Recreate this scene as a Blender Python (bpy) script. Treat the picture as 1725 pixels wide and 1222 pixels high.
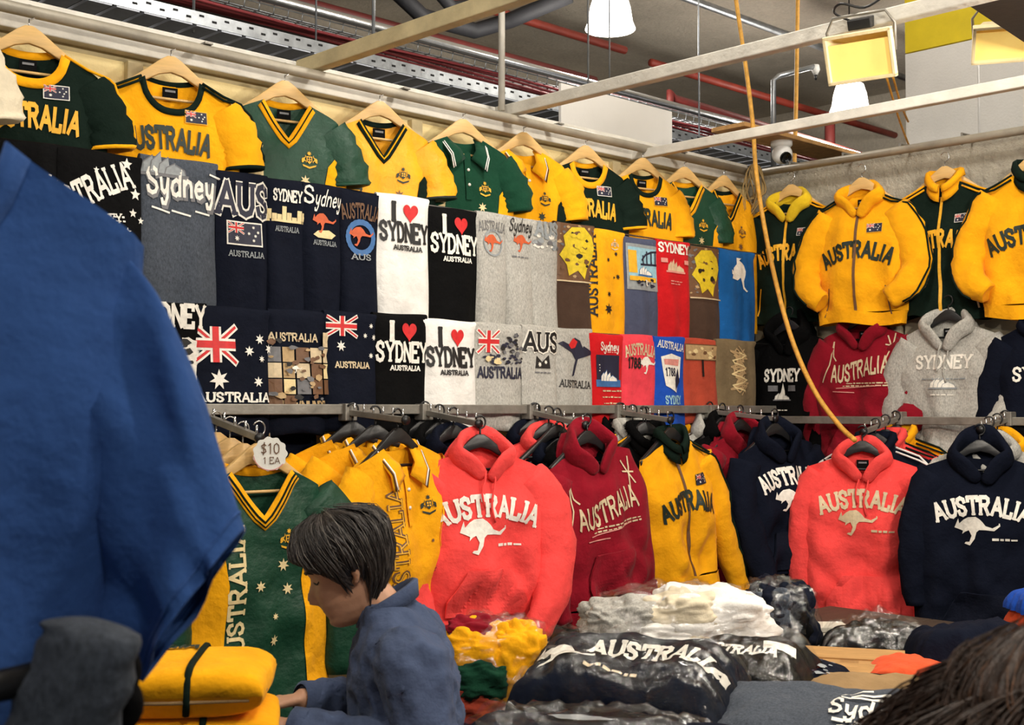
import bpy, bmesh, math, random
from mathutils import Vector, Matrix, noise, geometry
for _o in list(bpy.data.objects): bpy.data.objects.remove(_o)
S = bpy.context.scene
COL = S.collection
pi = math.pi
# ------------------------------------------------------------------ camera
HEAD, PITCH, FPX = 46.0, 2.14, 2112.0
EYE = Vector((0, 0, 1.6))
cam_d = bpy.data.cameras.new('camera'); cam = bpy.data.objects.new('camera', cam_d); COL.objects.link(cam)
cam.location = EYE
cam.rotation_euler = (math.radians(90 + PITCH), 0, math.radians(HEAD - 90))
cam_d.sensor_width = 36; cam_d.lens = 36 * FPX / 1725
cam_d.clip_start = 0.05; cam_d.clip_end = 100
cam_d.dof.use_dof = True; cam_d.dof.focus_distance = 4.6; cam_d.dof.aperture_fstop = 11
S.camera = cam
# ------------------------------------------------------------------ world + exposure
w = bpy.data.worlds.new('hall'); S.world = w; w.use_nodes = True
w.node_tree.nodes['Background'].inputs[0].default_value = (0.90, 0.95, 1.0, 1)
w.node_tree.nodes['Background'].inputs[1].default_value = 0.17
S.view_settings.view_transform = 'Standard'; S.view_settings.look = 'None'
S.view_settings.gamma = 1; S.view_settings.use_curve_mapping = False
S.view_settings.exposure = 0.2
# lamps of the place: (position, aim, watts) of the work lights on the frame; bell lamps of the hall
FLOODS = [((3.63, 0.95, 2.70), (3.3, 3.8, 1.75), 21), ((2.60, 0.30, 2.72), (4.7, 3.2, 1.55), 24),
          ((1.35, 0.55, 2.72), (2.4, 3.4, 1.6), 13)]
BELL_W = 72

# ------------------------------------------------------------------ picture <-> place
_R = cam.rotation_euler.to_matrix()
YW, XC = 3.8, 5.4
def ray(px, py): return _R @ Vector(((px - 862.5) / FPX, (611 - py) / FPX, -1))
def PL(px, py, off=0.0):
    d = ray(px, py); return EYE + d * ((YW - off) / d.y)
def PR(px, py, off=0.0):
    d = ray(px, py); return EYE + d * ((XC - off) / d.x)
def PX(px, py, X):
    d = ray(px, py); return EYE + d * (X / d.x)
def PZ(px, py, z):
    d = ray(px, py); return EYE + d * ((z - 1.6) / d.z)
def PD(px, py, dep): return EYE + ray(px, py) * dep

# ------------------------------------------------------------------ materials
def lin(c):
    r = []
    for v in c:
        v /= 255.0
        r.append(v / 12.92 if v <= 0.04045 else ((v + 0.055) / 1.055) ** 2.4)
    return (r[0], r[1], r[2], 1)
MATS = {}
PAL = dict(gold=(248, 172, 22), green=(22, 64, 46), dkgreen=(18, 32, 26), navy=(18, 22, 35), black=(12, 12, 13), coral=(244, 78, 76),
           maroon=(138, 22, 38), grey=(178, 176, 170), white=(240, 238, 234), charcoal=(74, 80, 90), brown=(76, 58, 48), slate=(78, 84, 108),
           red=(200, 28, 34), blue=(26, 92, 160), royal=(30, 78, 180), rust=(176, 72, 52), olive=(120, 104, 78), pinkred=(232, 70, 84),
           tee_blue=(56, 90, 152), tan=(150, 122, 86), orange=(222, 88, 52), cream=(226, 214, 188), ink_white=(244, 240, 230), ink_black=(22, 20, 22),
           ink_gold=(240, 178, 40), ink_yellow=(226, 198, 40), ink_red=(214, 32, 36), ink_navy=(28, 30, 56), ink_cream=(236, 214, 160), ink_grey=(112, 112, 116),
           ink_brown=(112, 78, 52), ink_blue=(60, 110, 170), ink_pink=(226, 150, 140), ink_sky=(150, 196, 214), ink_rust=(206, 92, 48), ink_tan=(190, 160, 116),
           ink_dkgreen=(26, 42, 34), ink_steel=(150, 156, 160), denim=(72, 84, 112), yellowhood=(226, 190, 40), magenta=(214, 36, 84), ink_beige=(216, 196, 160))
def nt(name):
    m = bpy.data.materials.new(name); m.use_nodes = True
    n = m.node_tree; return m, n, n.nodes['Principled BSDF']
def mapped(n, scale=(1, 1, 1)):
    tc = n.nodes.new('ShaderNodeTexCoord'); mp = n.nodes.new('ShaderNodeMapping'); mp.inputs['Scale'].default_value = scale
    n.links.new(tc.outputs['Object'], mp.inputs[0]); return mp.outputs[0]
def noise_n(n, vec, scale, detail=3, rough=.55):
    t = n.nodes.new('ShaderNodeTexNoise'); t.inputs['Scale'].default_value = scale; t.inputs['Detail'].default_value = detail
    t.inputs['Roughness'].default_value = rough; n.links.new(vec, t.inputs['Vector']); return t
def ramp(n, fac, stops):
    r = n.nodes.new('ShaderNodeValToRGB'); e = r.color_ramp.elements
    while len(e) < len(stops): e.new(.5)
    for k, (p, c) in enumerate(stops): e[k].position = p; e[k].color = c
    n.links.new(fac, r.inputs[0]); return r.outputs[0]
def bump(n, b, h, strength, dist):
    x = n.nodes.new('ShaderNodeBump'); x.inputs['Strength'].default_value = strength; x.inputs['Distance'].default_value = dist
    n.links.new(h, x.inputs['Height'])
    if b.inputs['Normal'].is_linked: n.links.new(b.inputs['Normal'].links[0].from_socket, x.inputs['Normal'])
    n.links.new(x.outputs[0], b.inputs['Normal'])
def vary(c, k): return (min(1, c[0] * k), min(1, c[1] * k), min(1, c[2] * k), 1)
def cloth(col, kind='jersey'):
    key = 'cloth_%s_%s' % (col, kind)
    if key in MATS: return MATS[key]
    m, n, b = nt(key); c = lin(PAL[col]); v = mapped(n)
    fine = noise_n(n, v, 260, 2); wr = noise_n(n, v, 11, 4)
    if col in ('grey', 'charcoal') or kind == 'marl':
        sp = noise_n(n, mapped(n, (1, 1, .5)), 190, 3, .7)
        cc = ramp(n, sp.outputs[0], [(.3, vary(c, .66)), (.7, vary(c, 1.3))])
    else:
        cc = ramp(n, wr.outputs[0], [(.3, vary(c, .86)), (.7, vary(c, 1.1))])
    n.links.new(cc, b.inputs['Base Color'])
    b.inputs['Roughness'].default_value = {'satin': .5, 'fleece': .95}.get(kind, .85)
    b.inputs['Specular IOR Level'].default_value = {'satin': .3, 'fleece': .06}.get(kind, .08)
    if kind != 'satin' and max(PAL[col]) > 60:
        b.inputs['Sheen Weight'].default_value = .05; b.inputs['Sheen Roughness'].default_value = .5
    bump(n, b, wr.outputs[0], .6, .022); bump(n, b, fine.outputs[0], .22, .002)
    MATS[key] = m; return m
def flat(col, rough=.6):
    key = 'print_' + col
    if key in MATS: return MATS[key]
    m, n, b = nt(key); c = lin(PAL[col]); v = mapped(n)
    q = noise_n(n, v, 60, 3)
    n.links.new(ramp(n, q.outputs[0], [(.3, vary(c, .82)), (.65, vary(c, 1.05))]), b.inputs['Base Color'])
    b.inputs['Roughness'].default_value = rough; MATS[key] = m; return m
def solid(key, col, rough=.5, metal=0.0, var=.25, scale=6, bmp=.2, bscale=30, spec=.5, emit=None, stretch=(1, 1, 1)):
    if key in MATS: return MATS[key]
    m, n, b = nt(key); c = lin(col); v = mapped(n, stretch)
    q = noise_n(n, v, scale, 5, .6)
    n.links.new(ramp(n, q.outputs[0], [(.3, vary(c, 1 - var)), (.7, vary(c, 1 + var * .5))]), b.inputs['Base Color'])
    b.inputs['Roughness'].default_value = rough; b.inputs['Metallic'].default_value = metal; b.inputs['Specular IOR Level'].default_value = spec
    if bmp: bump(n, b, noise_n(n, v, bscale, 4).outputs[0], bmp, .01)
    if emit: b.inputs['Emission Color'].default_value = lin(emit[0]); b.inputs['Emission Strength'].default_value = emit[1]
    MATS[key] = m; return m
def plastic():
    if 'clear_plastic' in MATS: return MATS['clear_plastic']
    m = bpy.data.materials.new('clear_plastic'); m.use_nodes = True; n = m.node_tree
    for x in list(n.nodes): n.nodes.remove(x)
    o = n.nodes.new('ShaderNodeOutputMaterial'); mx = n.nodes.new('ShaderNodeMixShader'); mx.inputs[0].default_value = .12
    t = n.nodes.new('ShaderNodeBsdfTransparent'); g = n.nodes.new('ShaderNodeBsdfGlossy'); g.inputs['Roughness'].default_value = .13
    v = mapped(n); q = noise_n(n, v, 24, 5, .7); q.inputs['Distortion'].default_value = 2.2
    bp = n.nodes.new('ShaderNodeBump'); bp.inputs['Strength'].default_value = .3; bp.inputs['Distance'].default_value = .01
    n.links.new(q.outputs[0], bp.inputs['Height']); n.links.new(bp.outputs[0], g.inputs['Normal'])
    n.links.new(t.outputs[0], mx.inputs[1]); n.links.new(g.outputs[0], mx.inputs[2]); n.links.new(mx.outputs[0], o.inputs[0])
    MATS['clear_plastic'] = m; return m
WOOD = lambda: solid('hanger_wood', (216, 176, 112), .45, var=.22, scale=9, stretch=(1, 1, 6), bmp=.1)
STEEL = lambda: solid('galvanised_steel', (172, 176, 180), .38, .8, var=.3, scale=14, bmp=.15)
DULL = lambda: solid('dull_steel', (150, 146, 138), .5, .55, var=.35, scale=12, bmp=.2)
CHROME = lambda: solid('chrome_wire', (205, 205, 205), .22, .95, var=.1, bmp=0)
BLACKP = lambda: solid('black_plastic', (26, 26, 28), .4, var=.2, bmp=.1)
WPAINT = lambda: solid('white_paint_timber', (214, 210, 200), .6, var=.22, scale=7, bmp=.3)
CREAMT = lambda: solid('cream_timber', (208, 192, 150), .65, var=.28, scale=8, bmp=.3)

# ------------------------------------------------------------------ mesh building
class MB:
    def __init__(s): s.v = []; s.f = []; s.m = []
    def add(s, vs, fs, mi=0):
        o = len(s.v); s.v += [tuple(p) for p in vs]; s.f += [tuple(i + o for i in f) for f in fs]; s.m += [mi] * len(fs); return s
    def box(s, c, d, mi=0, rot=None):
        hx, hy, hz = d[0] / 2, d[1] / 2, d[2] / 2
        vs = [Vector((x, y, z)) for x in (-hx, hx) for y in (-hy, hy) for z in (-hz, hz)]
        if rot is not None: vs = [rot @ p for p in vs]
        vs = [p + Vector(c) for p in vs]
        return s.add(vs, [(0, 1, 3, 2), (4, 6, 7, 5), (0, 4, 5, 1), (2, 3, 7, 6), (0, 2, 6, 4), (1, 5, 7, 3)], mi)
    def beam(s, a, b, wd, ht, mi=0):
        a = Vector(a); b = Vector(b); d = (b - a).normalized(); up = Vector((0, 0, 1))
        if abs(d.z) > .9: up = Vector((1, 0, 0))
        r = d.cross(up).normalized(); u = r.cross(d)
        vs = [p + r * x + u * z for p in (a, b) for x, z in ((-wd / 2, -ht / 2), (wd / 2, -ht / 2), (wd / 2, ht / 2), (-wd / 2, ht / 2))]
        return s.add(vs, [(0, 1, 2, 3), (7, 6, 5, 4), (0, 4, 5, 1), (1, 5, 6, 2), (2, 6, 7, 3), (3, 7, 4, 0)], mi)
    def tube(s, pts, r, n=8, mi=0, cap=True):
        pts = [Vector(p) for p in pts]; k = len(pts); rr = r if isinstance(r, (list, tuple)) else [r] * k
        vs = []; t0 = (pts[1] - pts[0]).normalized()
        N = t0.orthogonal().normalized()
        for i, p in enumerate(pts):
            t = (pts[min(i + 1, k - 1)] - pts[max(i - 1, 0)])
            t = t.normalized() if t.length > 1e-9 else t0
            N = (N - t * N.dot(t)); N = N.normalized() if N.length > 1e-6 else t.orthogonal().normalized()
            B = t.cross(N)
            for j in range(n):
                a = 2 * pi * j / n; vs.append(p + (N * math.cos(a) + B * math.sin(a)) * rr[i])
        fs = [(i * n + j, i * n + (j + 1) % n, (i + 1) * n + (j + 1) % n, (i + 1) * n + j) for i in range(k - 1) for j in range(n)]
        if cap: fs += [tuple(range(n - 1, -1, -1)), tuple((k - 1) * n + j for j in range(n))]
        return s.add(vs, fs, mi)
    def rings(s, rings, mi=0, closed=True, cap=False):
        n = len(rings[0]); vs = [p for r in rings for p in r]; k = len(rings)
        fs = [(i * n + j, i * n + (j + 1) % n, (i + 1) * n + (j + 1) % n, (i + 1) * n + j) for i in range(k - 1) for j in range(n if closed else n - 1)]
        if cap: fs += [tuple(range(n - 1, -1, -1)), tuple((k - 1) * n + j for j in range(n))]
        return s.add(vs, fs, mi)
    def lathe(s, prof, n=24, mi=0, c=(0, 0, 0)):
        return s.rings([[Vector((r * math.cos(2 * pi * j / n), r * math.sin(2 * pi * j / n), z)) + Vector(c) for j in range(n)] for r, z in prof], mi)
    def extrude(s, poly, y0, y1, mi=0):
        """polygon in x,z pushed from y0 to y1"""
        n = len(poly); vs = [(p[0], y0, p[1]) for p in poly] + [(p[0], y1, p[1]) for p in poly]
        tr = geometry.tessellate_polygon([[Vector((p[0], p[1], 0)) for p in poly]])
        fs = [tuple(t) for t in tr] + [tuple(i + n for i in reversed(t)) for t in tr]
        fs += [(i, (i + 1) % n, (i + 1) % n + n, i + n) for i in range(n)]
        return s.add(vs, fs, mi)
    def build(s, name, mats, parent=None, smooth=True, loc=None, bevel=0, kind=None, fix=True):
        me = bpy.data.meshes.new(name); me.from_pydata(s.v, [], s.f)
        if not isinstance(mats, (list, tuple)): mats = [mats]
        for m in mats: me.materials.append(m)
        me.polygons.foreach_set('material_index', s.m)
        if fix:
            bm = bmesh.new(); bm.from_mesh(me); bmesh.ops.recalc_face_normals(bm, faces=bm.faces); bm.to_mesh(me); bm.free()
        if smooth: me.polygons.foreach_set('use_smooth', [True] * len(me.polygons))
        me.update(); o = bpy.data.objects.new(name, me); COL.objects.link(o)
        if parent is not None: o.parent = parent
        if loc is not None: o.location = loc
        if bevel:
            b = o.modifiers.new('bevel', 'BEVEL'); b.width = bevel; b.segments = 2; b.limit_method = 'ANGLE'
        if kind: o['kind'] = kind
        return o
LABELS = set()
def tag(o, label, cat, group=None):
    o['label'] = label; o['category'] = cat
    if group: o['group'] = group
    return o
def thing(name, label, cat, loc=(0, 0, 0), rot=(0, 0, 0), group=None):
    o = bpy.data.objects.new(name, None); COL.objects.link(o); o.location = loc; o.rotation_euler = rot
    o.empty_display_size = .05
    return tag(o, label, cat, group)
def struct(o): o['kind'] = 'structure'; return o
def sm(a, b, x):
    t = max(0, min(1, (x - a) / (b - a))); return t * t * (3 - 2 * t)
def lerp(a, b, t): return a + (b - a) * t
def spline(pts, n=6):
    """Catmull-Rom through points"""
    P = [Vector(p) for p in pts]; out = []
    for i in range(len(P) - 1):
        p0 = P[max(i - 1, 0)]; p1 = P[i]; p2 = P[i + 1]; p3 = P[min(i + 2, len(P) - 1)]
        for k in range(n):
            t = k / n
            out.append(.5 * ((2 * p1) + (p2 - p0) * t + (2 * p0 - 5 * p1 + 4 * p2 - p3) * t * t + (3 * p1 - p0 - 3 * p2 + p3) * t ** 3))
    out.append(P[-1]); return out
# ------------------------------------------------------------------ lettering: a slab-serif stroke alphabet
G = {
 'A': (.8, [[(0, 0), (.4, 1), (.8, 0)], [(.17, .34), (.63, .34)]], [(0, 0), (.8, 0)]),
 'B': (.6, [[(0, 0), (0, 1), (.38, 1), (.52, .88), (.52, .66), (.38, .53), (0, .53)], [(.38, .53), (.58, .4), (.58, .14), (.4, 0), (0, 0)]], []),
 'C': (.62, [[(.6, .78), (.45, .96), (.25, .98), (.06, .8), (0, .5), (.06, .2), (.25, .02), (.45, .04), (.62, .22)]], []),
 'D': (.62, [[(0, 0), (0, 1), (.3, 1), (.52, .85), (.62, .5), (.52, .15), (.3, 0), (-.08, 0)], [(-.08, 1), (0, 1)]], []),
 'E': (.55, [[(.55, 1), (-.05, 1)], [(0, 1), (0, 0)], [(-.05, 0), (.57, 0)], [(0, .52), (.4, .52)], [(.55, 1.04), (.55, .8)], [(.57, -.04), (.57, .2)]], []),
 'G': (.64, [[(.6, .8), (.45, .97), (.25, .98), (.06, .8), (0, .5), (.06, .2), (.25, .02), (.5, .04), (.6, .2), (.6, .45), (.36, .45)]], []),
 'H': (.62, [[(0, 0), (0, 1)], [(.62, 0), (.62, 1)], [(0, .5), (.62, .5)]], [(0, 0), (0, 1), (.62, 0), (.62, 1)]),
 'I': (.16, [[(.08, 0), (.08, 1)]], [(.08, 0), (.08, 1)]),
 'K': (.6, [[(0, 0), (0, 1)], [(.58, 1), (.02, .42)], [(.2, .58), (.62, 0)]], [(0, 0), (0, 1), (.62, 0)]),
 'L': (.52, [[(0, 1), (0, 0)], [(-.06, 0), (.52, 0), (.52, .26)]], [(0, 1)]),
 'M': (.8, [[(0, 0), (0, 1), (.4, .2), (.8, 1), (.8, 0)]], [(0, 0), (.8, 0)]),
 'N': (.64, [[(0, 0), (0, 1), (.64, 0), (.64, 1)]], [(0, 0), (.64, 1)]),
 'O': (.66, [[(.33, 1), (.1, .86), (0, .5), (.1, .14), (.33, 0), (.56, .14), (.66, .5), (.56, .86), (.33, 1)]], []),
 'P': (.56, [[(0, 0), (0, 1), (.4, 1), (.55, .88), (.55, .62), (.4, .48), (0, .48)]], [(0, 0)]),
 'R': (.66, [[(0, 0), (0, 1), (.4, 1), (.56, .9), (.58, .72), (.46, .54), (0, .52)], [(.3, .52), (.62, 0)]], [(0, 0), (.62, 0)]),
 'S': (.58, [[(.54, .74), (.5, .9), (.3, 1), (.1, .93), (.02, .76), (.12, .59), (.3, .5), (.48, .41), (.57, .23), (.47, .06), (.28, 0), (.08, .08), (.03, .26)]], []),
 'T': (.7, [[(.35, 0), (.35, 1)], [(0, .78), (0, 1), (.7, 1), (.7, .78)]], [(.35, 0)]),
 'U': (.64, [[(0, 1), (0, .3), (.1, .08), (.32, 0), (.54, .08), (.64, .3), (.64, 1)]], [(0, 1), (.64, 1)]),
 'V': (.7, [[(0, 1), (.35, 0), (.7, 1)]], [(0, 1), (.7, 1)]),
 'W': (.95, [[(0, 1), (.24, 0), (.48, .8), (.72, 0), (.95, 1)]], [(0, 1), (.95, 1)]),
 'Y': (.7, [[(0, 1), (.35, .48), (.7, 1)], [(.35, .48), (.35, 0)]], [(0, 1), (.7, 1), (.35, 0)]),
 'y': (.48, [[(0, .62), (.06, .2), (.22, .06), (.38, .2), (.46, .62)], [(.46, .62), (.42, -.1), (.3, -.36), (.1, -.36), (.06, -.2)]], []),
 'd': (.5, [[(.46, .5), (.26, .62), (.05, .5), (0, .28), (.08, .06), (.26, 0), (.46, .14)], [(.5, 1.05), (.46, .5), (.48, 0)]], []),
 'n': (.48, [[(0, .62), (.02, 0)], [(.02, .42), (.2, .62), (.38, .56), (.44, .4), (.46, 0)]], []),
 'e': (.46, [[(.02, .3), (.44, .34), (.4, .54), (.22, .62), (.04, .48), (0, .26), (.1, .04), (.28, 0), (.46, .1)]], []),
 '1': (.3, [[(0, .8), (.18, 1), (.18, 0)]], [(.18, 0)]),
 '7': (.5, [[(0, 1), (.5, 1), (.2, 0)]], []),
 '8': (.5, [[(.25, .52), (.06, .64), (.06, .88), (.25, 1), (.44, .88), (.44, .64), (.25, .52), (.02, .36), (.02, .14), (.25, 0), (.48, .14), (.48, .36), (.25, .52)]], []),
 '0': (.5, [[(.25, 1), (.04, .82), (0, .5), (.04, .18), (.25, 0), (.46, .18), (.5, .5), (.46, .82), (.25, 1)]], []),
 '3': (.5, [[(.02, .85), (.22, 1), (.44, .86), (.4, .62), (.2, .52), (.44, .42), (.48, .16), (.24, 0), (0, .14)]], []),
 '5': (.5, [[(.46, 1), (.06, 1), (.04, .56), (.28, .62), (.48, .4), (.44, .12), (.22, 0), (0, .1)]], []),
 '6': (.5, [[(.4, .98), (.14, .72), (.02, .36), (.12, .06), (.32, .02), (.47, .2), (.42, .46), (.2, .52), (.04, .36)]], []),
 '$': (.5, [[(.46, .8), (.26, .92), (.04, .78), (.1, .58), (.4, .44), (.46, .22), (.24, .06), (.02, .18)], [(.3, 1.1), (.2, -.1)]], []),
 '/': (.4, [[(0, -.05), (.4, 1.05)]], []), '.': (.1, [[(.05, 0), (.05, .06)]], []), '-': (.4, [[(0, .4), (.4, .4)]], []),
}
def stroke(pts, t):
    out = []
    for a, b in zip(pts[:-1], pts[1:]):
        a = Vector(a); b = Vector(b); d = b - a
        if d.length < 1e-6: continue
        d.normalize(); n = Vector((-d.y, d.x)) * (t / 2); e = d * (t * .3)
        out.append([a - e + n, b + e + n, b + e - n, a - e - n])
    return out
def T(txt, cx, cz, h, mat, w=None, t=.17, serif=True, rot=0, arc=0, shear=0, gap=.24, wave=0, clip=None):
    """lettering as a layer: [(polygons, material)]; cx,cz is the middle of the baseline"""
    qs = []; x = 0
    for ch in txt:
        if ch == ' ': x += .45; continue
        wd, st, se = G[ch]
        for s_ in st: qs += [[(p[0] + x, p[1]) for p in q] for q in stroke(s_, t)]
        if serif:
            for sx, sy in se:
                qs += [[(sx + x - .17, sy + .06), (sx + x + .17, sy + .06), (sx + x + .17, sy - .06), (sx + x - .17, sy - .06)]]
        x += wd + gap
    x -= gap; kx = (w / (x * h)) if w else 1.0
    out = []; ca, sa = math.cos(rot), math.sin(rot)
    for q in qs:
        r = []
        for a, b in q:
            X = (a - x / 2) * h * kx + shear * b * h; Y = b * h
            if wave: Y += wave * math.sin(X * 18)
            if arc: X, Y = (arc + Y) * math.sin(X / arc), (arc + Y) * math.cos(X / arc) - arc
            r.append((cx + X * ca - Y * sa, cz + X * sa + Y * ca))
        if clip and not (clip[0] < sum(p[0] for p in r) / len(r) < clip[1]): continue
        out.append(r)
    return [(out, mat)]
def place(poly, cx, cz, s, rot=0, flip=1):
    c, k = math.cos(rot), math.sin(rot)
    return [(cx + (p[0] * flip * c - p[1] * k) * s, cz + (p[0] * flip * k + p[1] * c) * s) for p in poly]
def heart(cx, cz, s, mat='ink_red'):
    p = []
    for i in range(36):
        a = 2 * pi * i / 36
        p.append((16 * math.sin(a) ** 3 / 17 * .5, (13 * math.cos(a) - 5 * math.cos(2 * a) - 2 * math.cos(3 * a) - math.cos(4 * a)) / 17 * .56))
    return [([place(p, cx, cz, s)], mat)]
def starp(cx, cz, r, n=7, inner=.45, rot=0):
    return [(cx + (r if i % 2 == 0 else r * inner) * math.sin(pi * i / n + rot), cz + (r if i % 2 == 0 else r * inner) * math.cos(pi * i / n + rot)) for i in range(2 * n)]
def stars(lst, mat, n=7): return [([starp(x, z, r, n)], mat) for x, z, r in lst]
ROO = [(-1.02, .1), (-.85, .55), (-.8, .3), (-.6, .5), (-.4, .62), (-.05, .66), (.12, .55), (.25, .42), (.4, .22), (.72, .12), (1.02, .28), (1.0, .34), (1.06, .36), (1.08, .22), (.8, -.02), (.4, .02),
       (.1, .02), (-.02, -.1), (-.1, -.42), (-.32, -.76), (-.56, -.68), (-.5, -.6), (-.34, -.58), (-.24, -.28), (-.36, -.02), (-.52, -.1), (-.66, -.22), (-.62, -.06), (-.8, .02)]
def roo(cx, cz, s, mat, flip=1, rot=0): return [([place(ROO, cx, cz, s, rot, flip)], mat)]
def rect(x0, z0, x1, z1): return [(x0, z0), (x1, z0), (x1, z1), (x0, z1)]
def jack(x0, z0, w, h, bg='ink_navy', ground=True):
    cx, cz = x0 + w / 2, z0 + h / 2; L = []
    if ground: L.append(([rect(x0, z0, x0 + w, z0 + h)], bg))
    dg = [q for a, b in (((x0, z0), (x0 + w, z0 + h)), ((x0, z0 + h), (x0 + w, z0))) for q in stroke([a, b], h * .2)]
    L.append((dg, 'ink_white'))
    L.append(([q for a, b in (((x0, z0), (x0 + w, z0 + h)), ((x0, z0 + h), (x0 + w, z0))) for q in stroke([a, b], h * .08)], 'ink_red'))
    L.append(([rect(x0, cz - h * .17, x0 + w, cz + h * .17), rect(cx - h * .17, z0, cx + h * .17, z0 + h)], 'ink_white'))
    L.append(([rect(x0, cz - h * .1, x0 + w, cz + h * .1), rect(cx - h * .1, z0, cx + h * .1, z0 + h)], 'ink_red'))
    return L
def flag(cx, cz, w, border='ink_white', bg='ink_navy'):
    h = w * .56; x0, z0 = cx - w / 2, cz - h / 2; e = w * .04
    L = [([rect(x0 - e, z0 - e, x0 + w + e, z0 + h + e)], border), ([rect(x0, z0, x0 + w, z0 + h)], bg)]
    L += jack(x0, cz, w * .48, h / 2, ground=False)
    L.append(([starp(x0 + w * .25, z0 + h * .24, h * .15)] + [starp(x0 + w * a, z0 + h * b, h * .09) for a, b in ((.75, .82), (.75, .2), (.62, .52), (.88, .6), (.8, .42))], 'ink_white'))
    return L
def crest(cx, cz, s, mat='ink_gold', dark='ink_dkgreen'):
    L = [([[(cx + s * a, cz + s * b) for a, b in ((-.25, .3), (.25, .3), (.25, -.1), (0, -.35), (-.25, -.1))], starp(cx, cz + s * .55, s * .22)]
          + [place(ROO, cx - s * .42, cz + s * .02, s * .34, 1.1), place(ROO, cx + s * .45, cz + s * .02, s * .34, -1.1, -1)]
          + [[(cx - s * .6, cz - s * .4), (cx, cz - s * .58), (cx + s * .6, cz - s * .4), (cx + s * .55, cz - s * .55), (cx, cz - s * .74), (cx - s * .55, cz - s * .55)]], mat),
         ([rect(cx - s * .17, cz + s * .06, cx - s * .03, cz + s * .22), rect(cx + s * .03, cz + s * .06, cx + s * .17, cz + s * .22), rect(cx - s * .17, cz - s * .12, cx - s * .03, cz), rect(cx + s * .03, cz - s * .12, cx + s * .17, cz)], dark)]
    return L
def opera(cx, cz, s, mat='ink_white', edge='ink_grey'):
    sails = []; ed = []
    for x, h, k in ((-.62, .62, 1), (-.3, .78, 1), (.02, .62, 1), (.3, .42, 1), (.62, .36, -1)):
        p = [(x - .26 * k, 0), (x - .2 * k, h * .55), (x + .14 * k, h), (x + .2 * k, h * .5), (x + .16 * k, 0)]
        sails.append([(cx + a * s, cz + b * s) for a, b in p]); ed += stroke([(cx + a * s, cz + b * s) for a, b in p[:3]], s * .04)
    return [([rect(cx - s, cz - .12 * s, cx + s, cz)], edge), (sails, mat), (ed, edge)]
def ring(cx, cz, r, t, mat, n=22, a0=0, a1=2 * pi):
    return [(stroke([(cx + r * math.cos(a0 + (a1 - a0) * i / n), cz + r * math.sin(a0 + (a1 - a0) * i / n)) for i in range(n + 1)], t), mat)]
def scatter(cx, cz, w, h, n, size, mats, seed):
    r = random.Random(seed); L = {}
    for i in range(n):
        x, z = cx + (r.random() - .5) * w, cz + (r.random() - .5) * h; s_ = size * (.5 + r.random()); a = r.random() * 6
        p = [(x + s_ * math.cos(a + b) * (.5 + r.random() * .6), z + s_ * .6 * math.sin(a + b) * (.5 + r.random() * .6)) for b in (0, 1.1, 2.2, 3.2, 4.3, 5.3)]
        L.setdefault(r.choice(mats), []).append(p)
    return [(v, k) for k, v in L.items()]
def scrawl(cx, cz, w, n, mat, h=.006, gap=.012, seed=1):
    """rows of illegible small print as dashes"""
    r = random.Random(seed); ps = []
    for k in range(n):
        x = cx - w / 2 + r.random() * .1 * w
        while x < cx + w / 2 - .01:
            d = .008 + r.random() * .02; ps.append(rect(x, cz - k * gap, min(x + d, cx + w / 2), cz - k * gap + h * (.6 + .5 * r.random()))); x += d + .005
    return [(ps, mat)]
def RECT(x0, z0, x1, z1, mat): return [([rect(x0, z0, x1, z1)], mat)]
def POLY(p, mat): return [([p], mat)]
def LINES(ls, t, mat): return [([q for l in ls for q in stroke(l, t)], mat)]

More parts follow.
